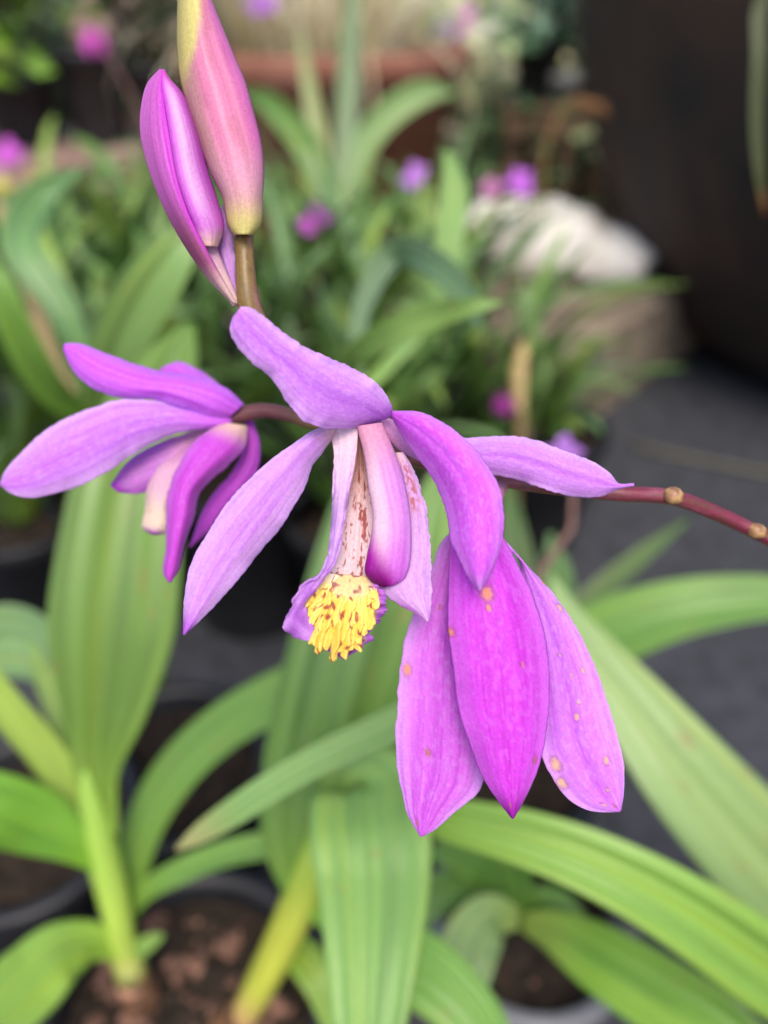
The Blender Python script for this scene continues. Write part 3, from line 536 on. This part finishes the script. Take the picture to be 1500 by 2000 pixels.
leaf(pm, [(615, 1700, .245, 40), (690, 1590, .225, 130), (715, 1535, .212, 200), (722, 1600, .200, 232), (730, 1720, .190, 222), (728, 1850, .180, 190), (722, 1990, .172, 150), (718, 2120, .166, 90), (715, 2220, .164, 10)], rgb(132, 176, 96), fold=0.14, pleat=0.0009, nv=90)
leaf(pm, [(1100, 1270, .20, 40), (960, 1330, .198, 66), (830, 1388, .196, 68), (700, 1445, .194, 62), (560, 1518, .192, 58), (450, 1590, .19, 52), (385, 1632, .19, 34), (343, 1660, .19, 6)], rgb(116, 160, 88), roll=-0.2, fold=.12, tip=rgb(150, 150, 96), base=rgb(116, 160, 88))
leaf(pm, [(600, 1760, .252, 40), (720, 1830, .24, 90), (820, 1890, .232, 130), (900, 1960, .226, 120), (960, 2040, .222, 90), (1000, 2120, .22, 10)], rgb(110, 160, 70), fold=.2)
leaf(pm, [(520, 1890, .272, 30), (570, 1860, .268, 60), (615, 1900, .262, 70), (640, 1980, .258, 40), (650, 2050, .256, 6)], rgb(128, 166, 66))

b3 = np.array([pr_[0], pr_[1], .11]); pq = thing('orchid_plant', 'orchid plant whose two broad arching leaves sweep in from the right edge', 'plant', b3)
leaf(pq, [(2100, 2350, .29, 60), (1850, 2120, .25, 110), (1650, 1985, .22, 150), (1500, 1890, .204, 160), (1380, 1806, .198, 150), (1250, 1728, .198, 132), (1100, 1660, .202, 112), (960, 1618, .208, 92), (850, 1598, .214, 66), (760, 1600, .22, 10)], rgb(132, 176, 78), roll=0.15, fold=0.30, pleat=0.0009, base=rgb(132, 176, 78), nv=90)
leaf(pq, [(2150, 2300, .31, 60), (1900, 2080, .29, 120), (1700, 1890, .265, 180), (1560, 1755, .25, 205), (1440, 1625, .243, 200), (1330, 1500, .243, 178), (1245, 1390, .248, 140), (1170, 1290, .254, 96), (1110, 1200, .26, 50), (1075, 1120, .265, 6)], rgb(150, 182, 118), roll=-0.15, fold=0.2, base=rgb(150, 182, 118), nv=90)
leaf(pq, [(2150, 2000, .27, 40), (1900, 1300, .24, 40), (1700, 600, .23, 38), (1600, 150, .23, 36), (1545, -40, .232, 30), (1500, -20, .236, 28), (1482, 120, .24, 27), (1478, 240, .245, 25), (1485, 350, .25, 18), (1494, 420, .255, 5)], rgb(70, 82, 46), base=rgb(70, 82, 46), tip=rgb(150, 96, 60), tipv=0.975, nv=90)

b4 = G(960, 1480, SZ); pe = thing('orchid_plant', 'orchid plant behind the drooping flower, one leaf arching to the right edge', 'plant', b4)
leaf(pe, [(960, 1490, .36, 50), (1000, 1400, .34, 90), (1075, 1310, .325, 120), (1190, 1240, .315, 132), (1310, 1196, .308, 116), (1420, 1176, .304, 98), (1540, 1170, .3, 70), (1640, 1180, .3, 8)], rgb(112, 158, 76), roll=0.3, fold=.25)
leaf(pe, [(980, 1480, .37, 30), (1030, 1350, .36, 60), (1070, 1220, .352, 84), (1085, 1130, .35, 70), (1075, 1040, .35, 8)], rgb(100, 140, 84))
leaf(pe, [(980, 1480, .37, 20), (1050, 1300, .372, 36), (1140, 1180, .376, 44), (1240, 1095, .38, 38), (1345, 1015, .384, 6)], rgb(84, 116, 62))
leaf(pe, [(960, 1490, .37, 40), (930, 1330, .37, 90), (900, 1150, .37, 110), (880, 980, .38, 90), (870, 860, .39, 8)], rgb(86, 128, 56))
leaf(pe, [(975, 1490, .37, 30), (1010, 1330, .385, 60), (1020, 1180, .40, 70), (1000, 1030, .41, 50), (985, 920, .42, 6)], rgb(74, 112, 52))
pot('black pot hidden behind the drooping flower and its leaves', b4[0], b4[1], 0.05, 0.115, chips=2)

b5 = np.array([pb_[0], pb_[1], .09]); pf = thing('orchid_plant', 'young orchid plant with short broad leaves in the small grey pot', 'plant', b5)
leaf(pf, [(1020, 1800, .285, 30), (1075, 1815, .272, 70), (1160, 1862, .258, 118), (1280, 1935, .245, 142), (1400, 2010, .234, 140), (1500, 2090, .226, 90), (1560, 2150, .222, 8)], rgb(116, 164, 64), roll=-0.2, fold=.3, base=rgb(150, 176, 86))
leaf(pf, [(1015, 1795, .286, 30), (960, 1790, .275, 80), (920, 1840, .265, 110), (905, 1910, .258, 100), (900, 1980, .254, 50), (898, 2030, .252, 6)], rgb(132, 164, 112), roll=.1)
leaf(pf, [(1015, 1795, .29, 30), (1000, 1730, .285, 80), (960, 1680, .28, 110), (900, 1660, .275, 90), (830, 1670, .27, 8)], rgb(84, 128, 56), roll=.4)
leaf(pf, [(1025, 1795, .29, 30), (1060, 1770, .283, 70), (1100, 1790, .278, 76), (1140, 1840, .274, 40), (1160, 1890, .272, 6)], rgb(100, 146, 72), roll=.2)
leaf(pf, [(1010, 1790, .29, 24), (900, 1730, .285, 60), (830, 1760, .28, 80), (780, 1830, .275, 60), (750, 1900, .272, 6)], rgb(84, 130, 62), roll=.2)

tube('dry_stalk', [(1115, 1665, .338, 26), (1160, 1715, .332, 34), (1200, 1755, .326, 40), (1235, 1785, .322, 38), (1262, 1810, .318, 20)], lambda u, v: mixc(rgb(190, 160, 110), rgb(120, 88, 82), sstep(.4, .8, v)), None, M_STEM, loc=P(1262, 1810, .287))
tag(bpy.data.objects['dry_stalk'], 'withered tan stalk lying across the rim of the grey pot', 'stalk')
lb = mesh_obj('plant_label', [P(1345, 2092, .352), P(1372, 2104, .352), P(1512, 1880, .33), P(1486, 1868, .33)], [(0, 1, 2, 3)], M_LABELS, None, loc=P(1358, 2098, .352), solid=0.0006, shade=False)
tag(lb, 'grey plastic plant label stuck in at the lower right corner', 'plant label')

# ================================================================== MIDDLE GROUND
def arc_leaf(parent, x, y, z, az, length, w, lean, droop, c, tip=None):
    n = 9; pts = []; p = np.array([x, y, z], float); el = math.radians(90 - lean)
    for i in range(n):
        t = i / (n - 1)
        prof = max(0.05, math.sin(math.pi * min(1, t * 0.88 + 0.08)) ** 0.8) if i < n - 1 else 0.03
        pts.append((*p, w * prof))
        p = p + length / (n - 1) * np.array([math.cos(az) * math.cos(el), math.sin(az) * math.cos(el), math.sin(el)])
        el -= droop / (n - 1) * (0.4 + 1.2 * t)
    return leaf(parent, pts, c, pix=False, fold=0.25, pleat=0.0008, nv=26, nu=11, tip=tip, roll=random.uniform(-.4, .4))
GREENS = [rgb(104, 146, 70), rgb(120, 162, 84), rgb(88, 130, 62), rgb(134, 172, 106), rgb(116, 156, 104), rgb(144, 176, 86)]
def bush(label, px, py, n=8, ln=(0.2, 0.32), w=(0.022, 0.034), z=0.11, potr=0.055, cs=None, x=None, y=None, group='potted orchids crowded behind the flowers'):
    if x is None: g = G(px, py, z); x, y = g[0], g[1]
    t = thing('orchid_plant', label, 'plant', (x, y, z), group)
    a0 = random.random() * 6.28
    for k in range(n):
        a = a0 + k * 2.4 + random.uniform(-.4, .4)
        arc_leaf(t, x + .012 * math.cos(a), y + .012 * math.sin(a), z, a, random.uniform(*ln), random.uniform(*w), random.uniform(6, 34), random.uniform(.5, 1.9), random.choice(cs or GREENS) * random.uniform(.75, 1.1))
    return t
mids = [
    ('strap-leaved orchid plant at the left edge, level with the profile flower', 40, 1010), ('strap-leaved orchid plant behind the profile flower', 250, 960), ('strap-leaved orchid plant below the two buds', 440, 900),
    ('strap-leaved orchid plant behind the upper sepal of the central flower', 620, 880), ('strap-leaved orchid plant behind the central flower, right of the sepal', 800, 890), ('strap-leaved orchid plant beside the bare tan ground', 960, 830),
    ('strap-leaved orchid plant at far left under the plank', 60, 740), ('strap-leaved orchid plant between the plank and the profile flower', 230, 720), ('strap-leaved orchid plant left of the bud stalk', 400, 690),
    ('strap-leaved orchid plant right of the bud stalk', 560, 680), ('strap-leaved orchid plant in the middle of the crowded row', 720, 690), ('strap-leaved orchid plant left of the white stone', 870, 660),
    ('strap-leaved orchid plant in front of the tan block', 1060, 850), ('strap-leaved orchid plant squeezed in behind the throat of the central flower', 700, 1010), ('strap-leaved orchid plant right beneath the end of the plank', 320, 560), ('strap-leaved orchid plant below the terracotta bowl', 640, 560), ('strap-leaved orchid plant with upright leaves near the lilac dots', 850, 560), ('strap-leaved orchid plant just below the plank', 110, 560), ('tall strap-leaved orchid plant in front of the terracotta bowl', 600, 640)]
for i, (lab, px, py) in enumerate(mids):
    random.seed(i * 17 + 5); g = G(px, py, SZ); r = random.uniform(.045, .055)
    bush(lab, px, py, n=18, w=(.008, .019), ln=(.08, .14) if px > 1000 else (.13, .20) if px > 900 else (.17, .28) if i < 6 else (.13, .23))
    pot(lab.replace('strap-leaved orchid plant', 'black pot of the orchid').replace('tall black', 'black'), g[0], g[1], r, .115, group='black pots in the crowded row')

# leaves of the middle ground that read one by one
b6 = G(650, 560, SZ); mk = thing('orchid_plant', 'slim orchid plant with tall grey-green blades in front of the terracotta bowl', 'plant', b6)
dd = float(np.dot(b6 - CAM, FW))
leaf(mk, [(655, 560, dd, 20), (650, 420, dd, 40), (615, 310, dd, 50), (560, 235, dd, 50), (505, 190, dd, 30), (470, 180, dd, 6)], rgb(100, 148, 74), roll=.2)
leaf(mk, [(655, 560, dd, 20), (690, 380, dd, 44), (715, 280, dd, 50), (765, 220, dd, 52), (830, 182, dd, 44), (890, 180, dd, 6)], rgb(122, 160, 92), roll=.2)
leaf(mk, [(660, 560, dd, 20), (668, 400, dd, 40), (676, 250, dd, 44), (682, 120, dd, 40), (690, -20, dd, 20), (695, -80, dd, 5)], rgb(112, 142, 104))
leaf(mk, [(650, 560, dd, 20), (640, 420, dd, 36), (622, 270, dd, 36), (600, 150, dd, 24), (585, 60, dd, 5)], rgb(150, 166, 110))
b7 = G(690, 790, SZ + .12); mn = thing('orchid_plant', 'orchid plant with two light leaves arching right above the central flower', 'plant', b7)
d7 = float(np.dot(b7 - CAM, FW)) - .14
q_ = P(685, 790, d7); tube('stem', [(q_[0], q_[1], .006, .004), (q_[0], q_[1], q_[2] * .6, .004), (*q_, .0035)], lambda u, v: np.tile(rgb(104, 124, 62), u.shape + (1,)), mn, M_STEM, nv=10, ns=8, pix=False)
leaf(mn, [(680, 790, d7, 20), (690, 700, d7 - .04, 44), (760, 652, d7 - .06, 54), (850, 618, d7 - .07, 52), (930, 598, d7 - .08, 30), (985, 590, d7 - .08, 5)], rgb(128, 166, 88), roll=.2)
leaf(mn, [(690, 790, d7, 20), (720, 560, d7, 44), (770, 492, d7, 56), (840, 508, d7 - .02, 56), (900, 565, d7 - .03, 48), (940, 640, d7 - .04, 6)], rgb(104, 140, 104), roll=-.2)
leaf(mn, [(690, 790, d7, 20), (840, 600, d7, 40), (880, 450, d7, 56), (885, 350, d7, 44), (870, 290, d7, 6)], rgb(120, 166, 82))
b8 = G(190, 830, SZ + .10); mo = thing('orchid_plant', 'orchid plant with a wide light leaf slanting up towards the two buds', 'plant', b8)
d8 = float(np.dot(b8 - CAM, FW)) - .12
q_ = P(190, 830, d8); tube('stem', [(q_[0], q_[1], .006, .004), (q_[0], q_[1], q_[2] * .6, .004), (*q_, .0035)], lambda u, v: np.tile(rgb(104, 124, 62), u.shape + (1,)), mo, M_STEM, nv=10, ns=8, pix=False)
leaf(mo, [(190, 830, d8, 40), (215, 720, d8 - .03, 90), (270, 600, d8 - .05, 110), (335, 500, d8 - .06, 90), (400, 420, d8 - .06, 8)], rgb(128, 168, 98), roll=.1)
leaf(mo, [(190, 830, d8, 30), (100, 760, d8 - .03, 60), (40, 660, d8 - .05, 66), (0, 560, d8 - .06, 50), (-30, 480, d8 - .06, 8)], rgb(112, 158, 70), roll=.1)
leaf(mo, [(190, 830, d8, 30), (120, 600, d8 - .02, 60), (40, 470, d8 - .02, 70), (80, 380, d8, 60), (160, 330, d8, 8)], rgb(116, 160, 104))
leaf(mo, [(190, 830, d8, 24), (110, 720, d8, 30), (60, 560, d8, 30), (10, 430, d8, 24), (-10, 380, d8, 5)], rgb(168, 150, 110), label='dry tan leaf')

random.seed(99)
# pink and lilac flowers of other spikes, far out of focus
def dist_flower(label, px, py, d, sz, c, foot=None, n=5, closed=False):
    "a stalk with a small flower or bud; sz in photo pixels"
    if foot is None: foot = (px + random.uniform(-40, 40), py + 260)
    top = P(px, py, d); ft = P(foot[0], foot[1], d); fp = ft.copy(); fp[2] = 0.1
    t = thing('orchid_flower_spike', label, 'flower', fp, 'orchid flowers out of focus behind')
    mid = (top + ft) / 2 + [0.01, 0, 0.01]
    tube('stalk', [(*fp, .0017), (*(ft + [0, 0, .02 if ft[2] > .12 else .04]), .0016), (*mid, .0015), (*top, .0013)], lambda u, v: mixc(rgb(92, 92, 56), rgb(110, 70, 70), v), t, M_STEM, nv=14, ns=8, pix=False)
    r = sz / FPX * d / 2
    for k in range(n):
        a = k * 6.283 / n + random.random()
        if closed: dr = np.array([math.cos(a) * .25, math.sin(a) * .25, -0.9])
        else: dr = np.array([math.cos(a), math.sin(a) * .8 - .3, math.sin(a) * .7 - .1])
        dr = dr / np.linalg.norm(dr)
        q = [(*(top + dr * r * s * (2 if closed else 1.1)), wd * r) for s, wd in ((0, .25), (.35, .75), (.7, .7), (1, .08))]
        if closed: q = [(a_ + math.cos(a) * r * .3 * m, b_ + math.sin(a) * r * .3 * m, c_, w_) for (a_, b_, c_, w_), m in zip(q, (0, 1, 1, 0))]
        qq = smooth(q, 10); nu = 5; u = np.linspace(-1, 1, nu)
        tt = np.gradient(qq[:, :3], axis=0); s_ = np.cross(tt, np.array([0.1, -1, .3])); s_ /= np.linalg.norm(s_, axis=1, keepdims=True) + 1e-9
        v = qq[:, None, :3] + s_[:, None] * (u[None] * qq[:, 3:4] * .5)[..., None]
        mesh_obj('petal', v.reshape(-1, 3), grid_faces(10, nu), M_PETAL, t, uv=np.tile([0.5, 0.5], (10 * nu, 1)), col=np.tile(c, (10 * nu, 1)), solid=.0004)
PK = rgb(206, 96, 210); LL = rgb(196, 130, 224); DP = rgb(196, 130, 180)
dist_flower('pink bud on a thin stalk in front of the black pots, top left', 178, 55, .75, 52, rgb(214, 90, 200), closed=True, foot=(330, 420))
dist_flower('pink flower at the left edge before the plank', 15, 300, .9, 62, PK, foot=(40, 560))
dist_flower('lilac flower at the top edge beside the large bud', 512, 8, 1.1, 62, LL, foot=(520, 330))
dist_flower('pink flower beside the stalk right of the large bud', 616, 432, .6, 64, PK, foot=(600, 640))
dist_flower('small lilac flower above the arching middle leaf', 810, 345, .72, 56, LL, foot=(800, 560))
dist_flower('dull pink flower left of the brightest lilac one', 960, 368, .75, 46, DP, foot=(950, 560))
dist_flower('bright lilac flower just above the white stone', 1016, 358, .75, 58, rgb(200, 110, 224), foot=(1000, 560))
dist_flower('pink flower among the bright foliage at the top', 905, 38, 1.5, 66, rgb(222, 120, 216), foot=(880, 330))
dist_flower('lilac flower left of the top pink flower', 872, 58, 1.5, 54, LL, foot=(860, 330))
dist_flower('magenta bud under a tan sheath right of the central flower', 988, 770, .55, 44, rgb(190, 70, 180), closed=True, foot=(1010, 960))
dist_flower('lilac flower partly hidden behind the long right petal', 1095, 890, .30, 84, rgb(176, 120, 210), foot=(1040, 1200))
tube('dry_stalk', [(1008, 985, .62, 12), (1012, 880, .58, 14), (1015, 800, .56, 20), (1012, 740, .56, 34), (1020, 690, .56, 26), (1026, 650, .56, 8)], lambda u, v: mixc(rgb(176, 150, 96), rgb(196, 172, 116), v), None, M_STEM, loc=P(1015, 800, .56))
ds = [o for o in bpy.data.objects if o.name.startswith('dry_stalk')][-1]; tag(ds, 'upright tan sheath above the magenta bud', 'stalk')

# ================================================================== RIGHT SIDE
c0 = np.array([0.74, 1.02]); rb = 0.31
bp_ = thing('large_pot', 'big near-black planter filling the upper right corner', 'planter', (c0[0], c0[1], 0.0))
prof = [(0.01, 0.006), (rb * .93, 0.006), (rb, 0.02), (rb + .05, .06), (rb + .135, .19), (rb + .182, .31), (rb + .21, .41), (rb + .22, .445), (rb + .205, .46), (rb + .17, .455), (rb + .14, .40), (.01, .40)]
v, f = lathe(prof, (*c0, 0), 96); mesh_obj('planter_wall', v, f, M_BIGPOT, bp_)
# white stone
def rock(label, c, sx, sy, sz, rot, seed, mat, name='stone'):
    n, m = 40, 24; vs = []
    for i in range(m + 1):
        ph = math.pi * i / m
        for j in range(n):
            th = 2 * math.pi * j / n
            d = np.array([math.sin(ph) * math.cos(th), math.sin(ph) * math.sin(th), math.cos(ph)])
            dd_ = np.sign(d) * np.abs(d) ** 0.75
            k = 1 + .35 * (noise2(d[0] * 1.7 + seed + 9, d[1] * 1.7 + d[2] * 1.3 + 9) - .5) + .12 * (noise2(d[0] * 5 + seed, d[2] * 5 + d[1] * 4 + 20) - .5)
            q = dd_ * k * [sx, sy, sz]; vs.append([q[0] * math.cos(rot) - q[1] * math.sin(rot), q[0] * math.sin(rot) + q[1] * math.cos(rot), q[2]])
    vs = np.array(vs); vs[:, 2] -= vs[:, 2].min(); vs += c
    return tag(mesh_obj(name, vs, grid_faces(m + 1, n, True), mat, None, loc=c), label, 'stone')
zb = .11
q1, q2 = G(1150, 825), G(1350, 690)
ang = math.atan2(q2[1] - q1[1], q2[0] - q1[0]); dirv = np.array([math.cos(ang), math.sin(ang)]); nrm = np.array([-dirv[1], dirv[0]])
o0 = q1[:2] - dirv * .10; o1 = q2[:2] + dirv * .02
cor = [o0, o1, o1 + nrm * .20, o0 + nrm * .20]
kb = mesh_obj('sandstone_block', [(*(c + (0, 0)), .002) for c in cor] + [(*c, zb) for c in cor], [(3, 2, 1, 0), (4, 5, 6, 7), (0, 1, 5, 4), (1, 2, 6, 5), (2, 3, 7, 6), (3, 0, 4, 7)], M_SAND, None, loc=(o0[0], o0[1], 0), shade=False)
bm_ = kb.modifiers.new('bevel', 'BEVEL'); bm_.width = .008; bm_.segments = 3
tag(kb, 'tan sandstone block on the mat edge below the white stones', 'block')
g1 = G(1030, 535, zb); rock('long cream-white stone resting on the tan block', (g1[0], g1[1], zb), 0.088, .055, .042, -.15, 1, M_STONE)
g2 = G(1160, 545, zb); rock('smaller cream-white stone beside the dark planter', (g2[0], g2[1], zb), .064, .045, .030, -.35, 4, M_STONE)
# crate behind it
def crate():
    g = G(1120, 500); x0, y0 = g[0] - .10, g[1] + .22
    t = thing('wooden_crate', 'brown slatted wooden crate behind the white stone', 'crate', (x0 + .17, y0, 0))
    w, h, dp = .40, .20, .28
    for px_ in (0, w): 
        for py_ in (0, dp): box('post', (x0 + px_ - .015, y0 + py_ - .015, 0), (x0 + px_ + .015, y0 + py_ + .015, h), M_CRATE, t)
    for k in range(6):
        xx = x0 + .035 + k * .058; box('slat', (xx, y0 - .028, .02), (xx + .038, y0 - .017, h - .035), M_CRATE, t)
    box('rail', (x0 - .02, y0 - .032, h - .032), (x0 + w + .02, y0 - .0285, h + .005), M_CRATE, t)
    for k in range(4):
        yy = y0 - .01 + k * .08; box('board', (x0 - .02, yy, h + .006), (x0 + w + .02, yy + .065, h + .02), M_CRATE, t)
    return x0, y0, h + .02
cx, cy, cz = crate()
def shrub(label, x, y, z, r, h, n, ls, c, parentname='leafy_shrub', group=None, cat='shrub', dark=.6, stems=5):
    t = thing(parentname, label, cat, (x, y, z), group)
    for k in range(stems):
        a = k * 2.4; tube('stem', [(x, y, z, .004), (x + r * .3 * math.cos(a), y + r * .3 * math.sin(a), z + h * .5, .003), (x + r * .7 * math.cos(a), y + r * .7 * math.sin(a), z + h * .9, .0015)], lambda u, v: np.tile(rgb(86, 84, 50), u.shape + (1,)), t, M_STEM, nv=10, ns=6, pix=False)
    vs = []; fs = []; cols = []
    clumps = [(random.gauss(0, .45), random.gauss(0, .45), random.random()) for _ in range(max(5, n // 40))]
    for k in range(n):
        cl = random.choice(clumps)
        p = np.array([x + r * (cl[0] + random.gauss(0, .22)), y + r * (cl[1] + random.gauss(0, .22)), z + h * (.12 + .88 * np.clip(cl[2] + random.gauss(0, .13), 0, 1))])
        d = rng.normal(size=3); d[2] = d[2] * .5; d /= np.linalg.norm(d); s = np.cross(d, rng.normal(size=3) * .45 + [0, -.3, 1]); s /= np.linalg.norm(s); nn = np.cross(d, s)
        L = ls * random.uniform(.6, 1.3); wd = L * .32; i = len(vs)
        vs += [p, p + d * L * .4 + s * wd + nn * L * .06, p + d * L, p + d * L * .4 - s * wd + nn * L * .06, p + d * L * .45 - nn * L * .04]
        fs += [(i, i + 1, i + 4), (i + 1, i + 2, i + 4), (i + 2, i + 3, i + 4), (i + 3, i, i + 4)]
        cc = np.asarray(c[random.randrange(len(c))]) * random.uniform(dark, 1.15); cols += [cc] * 5
    o = mesh_obj('foliage', vs, fs, M_LEAF, t, uv=np.tile([.5, .5], (len(vs), 1)), col=np.array(cols)); o['kind'] = 'stuff'
    return t
BG = [rgb(96, 132, 104), rgb(128, 160, 136), rgb(84, 120, 84)]
for k, (ox, lab) in enumerate(((.06, 'blue-green leafy plant in a black pot, left on the crate'), (.19, 'blue-green leafy plant in a black pot, middle of the crate'), (.33, 'blue-green leafy plant next to the big dark planter'))):
    pot(lab.replace('blue-green leafy plant in a black pot', 'black pot under the blue-green plant').replace('blue-green leafy plant', 'black pot of the plant'), cx + ox, cy + .13, .05, .10, z=cz + .001, name='nursery_pot')
    shrub(lab, cx + ox, cy + .13, cz + .09, 0.11, .12, 420, .035, BG, 'leafy_plant', cat='plant')
for (px, py, lab) in ((1052, 285, 'small grey pot on the crate, left one'), (1142, 282, 'small grey pot on the crate, right one')):
    g = G(px, py, cz + .03); pot(lab, cx + (.10 if px < 1100 else .23), cy + .035, .028, .05, z=cz + .001, mat=M_GREYPOT, name='nursery_pot', lip=.002)
tube('dry_leaf', [(1050, 560, .95, 5), (1058, 400, .93, 5), (1075, 260, .91, 6), (1110, 200, .9, 10), (1160, 205, .88, 20), (1210, 222, .87, 24), (1262, 242, .86, 5)], lambda u, v: mixc(rgb(150, 140, 80), rgb(160, 98, 60), v), None, M_STEM, loc=P(1050, 560, .95))
tag(bpy.data.objects['dry_leaf'], 'withered orange-brown leaf tip in front of the dark planter', 'leaf')
# straws on the mat
for k, (pts, lab) in enumerate((([(1235, 868), (1300, 885), (1400, 905), (1520, 930)], 'long dull straw lying on the dark mat by the planter'), ([(1425, 670), (1470, 640), (1540, 600)], 'short straw on the planter foot'))):
    if k: continue
    w = [G(a, b_, .008) for a, b_ in pts]
    o = tube('straw', [(*q, .004) for q in w], lambda u, v: np.tile(rgb(78, 76, 64), u.shape + (1,)), None, M_STEM, pix=False, loc=w[0], nv=20, ns=8); tag(o, lab, 'straw')
# ================================================================== BACK ROW
z_pl = .19; y_pl = 1.33
box_o = box('timber_plank', (-1.35, y_pl - .02, z_pl - .045), (-.40, y_pl + .30, z_pl), M_PLANK, None, loc=(-.8, y_pl, z_pl - .045), bev=.004)
tag(box_o, 'weathered pinkish timber plank carrying the black pots', 'plank')
for xx, lab in ((-1.2, 'concrete block under the plank, outside the left edge'), (-.56, 'concrete block under the plank behind the leaves')):
    tag(box('concrete_block', (xx - .09, y_pl + .03, 0.001), (xx + .09, y_pl + .24, z_pl - .046), M_GREYPOT, None, loc=(xx, y_pl + .1, 0)), lab, 'block')
for k, (px, r, h, lab) in enumerate(((58, .062, .105, 'squat black pot at the left end of the plank'), (205, .058, .14, 'tall black pot on the plank under the pink bud'), (330, .055, .12, 'black pot on the plank behind the two buds'))):
    yy = y_pl + .12; d = (yy * FW[1] + (z_pl - CZ) * FW[2]); x = (px - 750) / FPX * d
    pot(lab, x, yy, r, h, z=z_pl + .001)
    if k == 0: shrub('bright green leafy plant in the black pot at top left', x - .03, yy, z_pl + h - .012, .16, .24, 620, .05, [rgb(140, 176, 60), rgb(118, 164, 58), rgb(160, 192, 90)], 'leafy_plant', cat='plant')
    if k == 2: shrub('dark small-leaved plant behind the two buds', x, yy, z_pl + h - .012, .12, .2, 360, .035, [rgb(60, 76, 50), rgb(80, 96, 70)], 'leafy_plant', cat='plant')
# terracotta bowl with dry grass
tb = np.array([-.10, 1.50]); zt = .33
t = thing('terracotta_bowl', 'large round terracotta bowl holding dry grass', 'bowl', (tb[0], tb[1], 0))
prof = [(.01, .0), (.15, .0), (.16, .01), (.225, zt - .05), (.245, zt - .045), (.25, zt - .004), (.245, zt), (.22, zt), (.21, zt - .03), (.01, zt - .03)]
v, f = lathe([(r_, z_ + .004) for r_, z_ in prof], (*tb, 0), 72); mesh_obj('bowl_wall', v, f, M_TERRA, t)
v, f = lathe([(.001, zt - .02), (.212, zt - .022)], (*tb, 0), 48); mesh_obj('soil', v, f, M_SOIL, t)
gr = thing('dry_grass', 'pale straw-coloured grass spilling over the terracotta bowl', 'grass', (tb[0], tb[1], zt - .02))
vs, fs, cl = [], [], []
for k in range(420):
    a = random.random() * 6.28; r_ = .15 * math.sqrt(random.random()); hang = k % 14 == 0; r_ = .17 if hang else r_; L = random.uniform(.24, .32) if hang else random.uniform(.15, .36); az = a + random.uniform(-.6, .6); el = random.uniform(.5, 1.1) if hang else random.uniform(.9, 1.5)
    p = np.array([tb[0] + r_ * math.cos(a), tb[1] + r_ * math.sin(a), zt - .02]); i0 = len(vs); cc = random.choice([rgb(234, 222, 184), rgb(222, 206, 164), rgb(200, 198, 150), rgb(240, 232, 208)]) 
    for s in range(6):
        wd = .0034 * (1 - s / 5.5); sx = np.array([-math.sin(az), math.cos(az), 0]); vs += [p - sx * wd, p + sx * wd]; cl += [cc, cc]
        p = p + L / 5 * np.array([math.cos(az) * math.cos(el), math.sin(az) * math.cos(el), math.sin(el)]); el -= random.uniform(.4, .7) if hang else random.uniform(.1, .5)
    fs += [(i0 + 2 * s, i0 + 2 * s + 1, i0 + 2 * s + 3, i0 + 2 * s + 2) for s in range(5)]
o = mesh_obj('blades', vs, fs, M_LEAF, gr, uv=np.tile([.5, .5], (len(vs), 1)), col=np.array(cl)); o['kind'] = 'stuff'
# bright shrubs and pots further back
BR = [rgb(212, 222, 182), rgb(190, 212, 156), rgb(228, 232, 210), rgb(166, 198, 132), rgb(236, 226, 168)]  # leaf colours paled to stand in for brighter open daylight
shrub('bush with daylight-paled leaves at the top, left of the dark planter', .50, 2.05, 0, .36, .34, 1500, .06, BR, stems=8)
shrub('pale bush behind the terracotta bowl', .0, 2.1, 0, .36, .38, 1500, .06, BR, stems=8)
shrub('deep green bush low behind the crate', .36, 1.85, 0, .25, .22, 900, .05, [rgb(70, 104, 70), rgb(92, 128, 92)], stems=6)
shrub('dark green bush behind the plank pots', -.95, 2.1, 0, .4, .6, 1600, .06, [rgb(66, 84, 56), rgb(84, 104, 72)], stems=8)
shrub('dark bush behind the large bud', -.35, 2.2, 0, .35, .5, 1200, .06, [rgb(70, 80, 62), rgb(96, 104, 84)], stems=8)
shrub('leafy hedge far behind on the right', 1.4, 3.4, 0, .8, .6, 2400, .09, BR, stems=8)
shrub('leafy hedge far behind on the left', -1.3, 3.4, 0, .8, .5, 2400, .09, BR[:2] + GREENS[:2], stems=8)
shrub('yellow-flecked low plant among the orchids at left', G(130, 560, .1)[0], G(130, 560, .1)[1] + .1, .004, .12, .2, 380, .03, [rgb(196, 186, 80), rgb(110, 150, 70), rgb(90, 130, 70)], 'leafy_plant', cat='plant')
g = P(255, 40, 1.7); rock('rounded pinkish-grey boulder at the top behind the left bud', (g[0], g[1], 0.0), .13, .12, .24, 0, 8, M_PLANK, 'boulder')
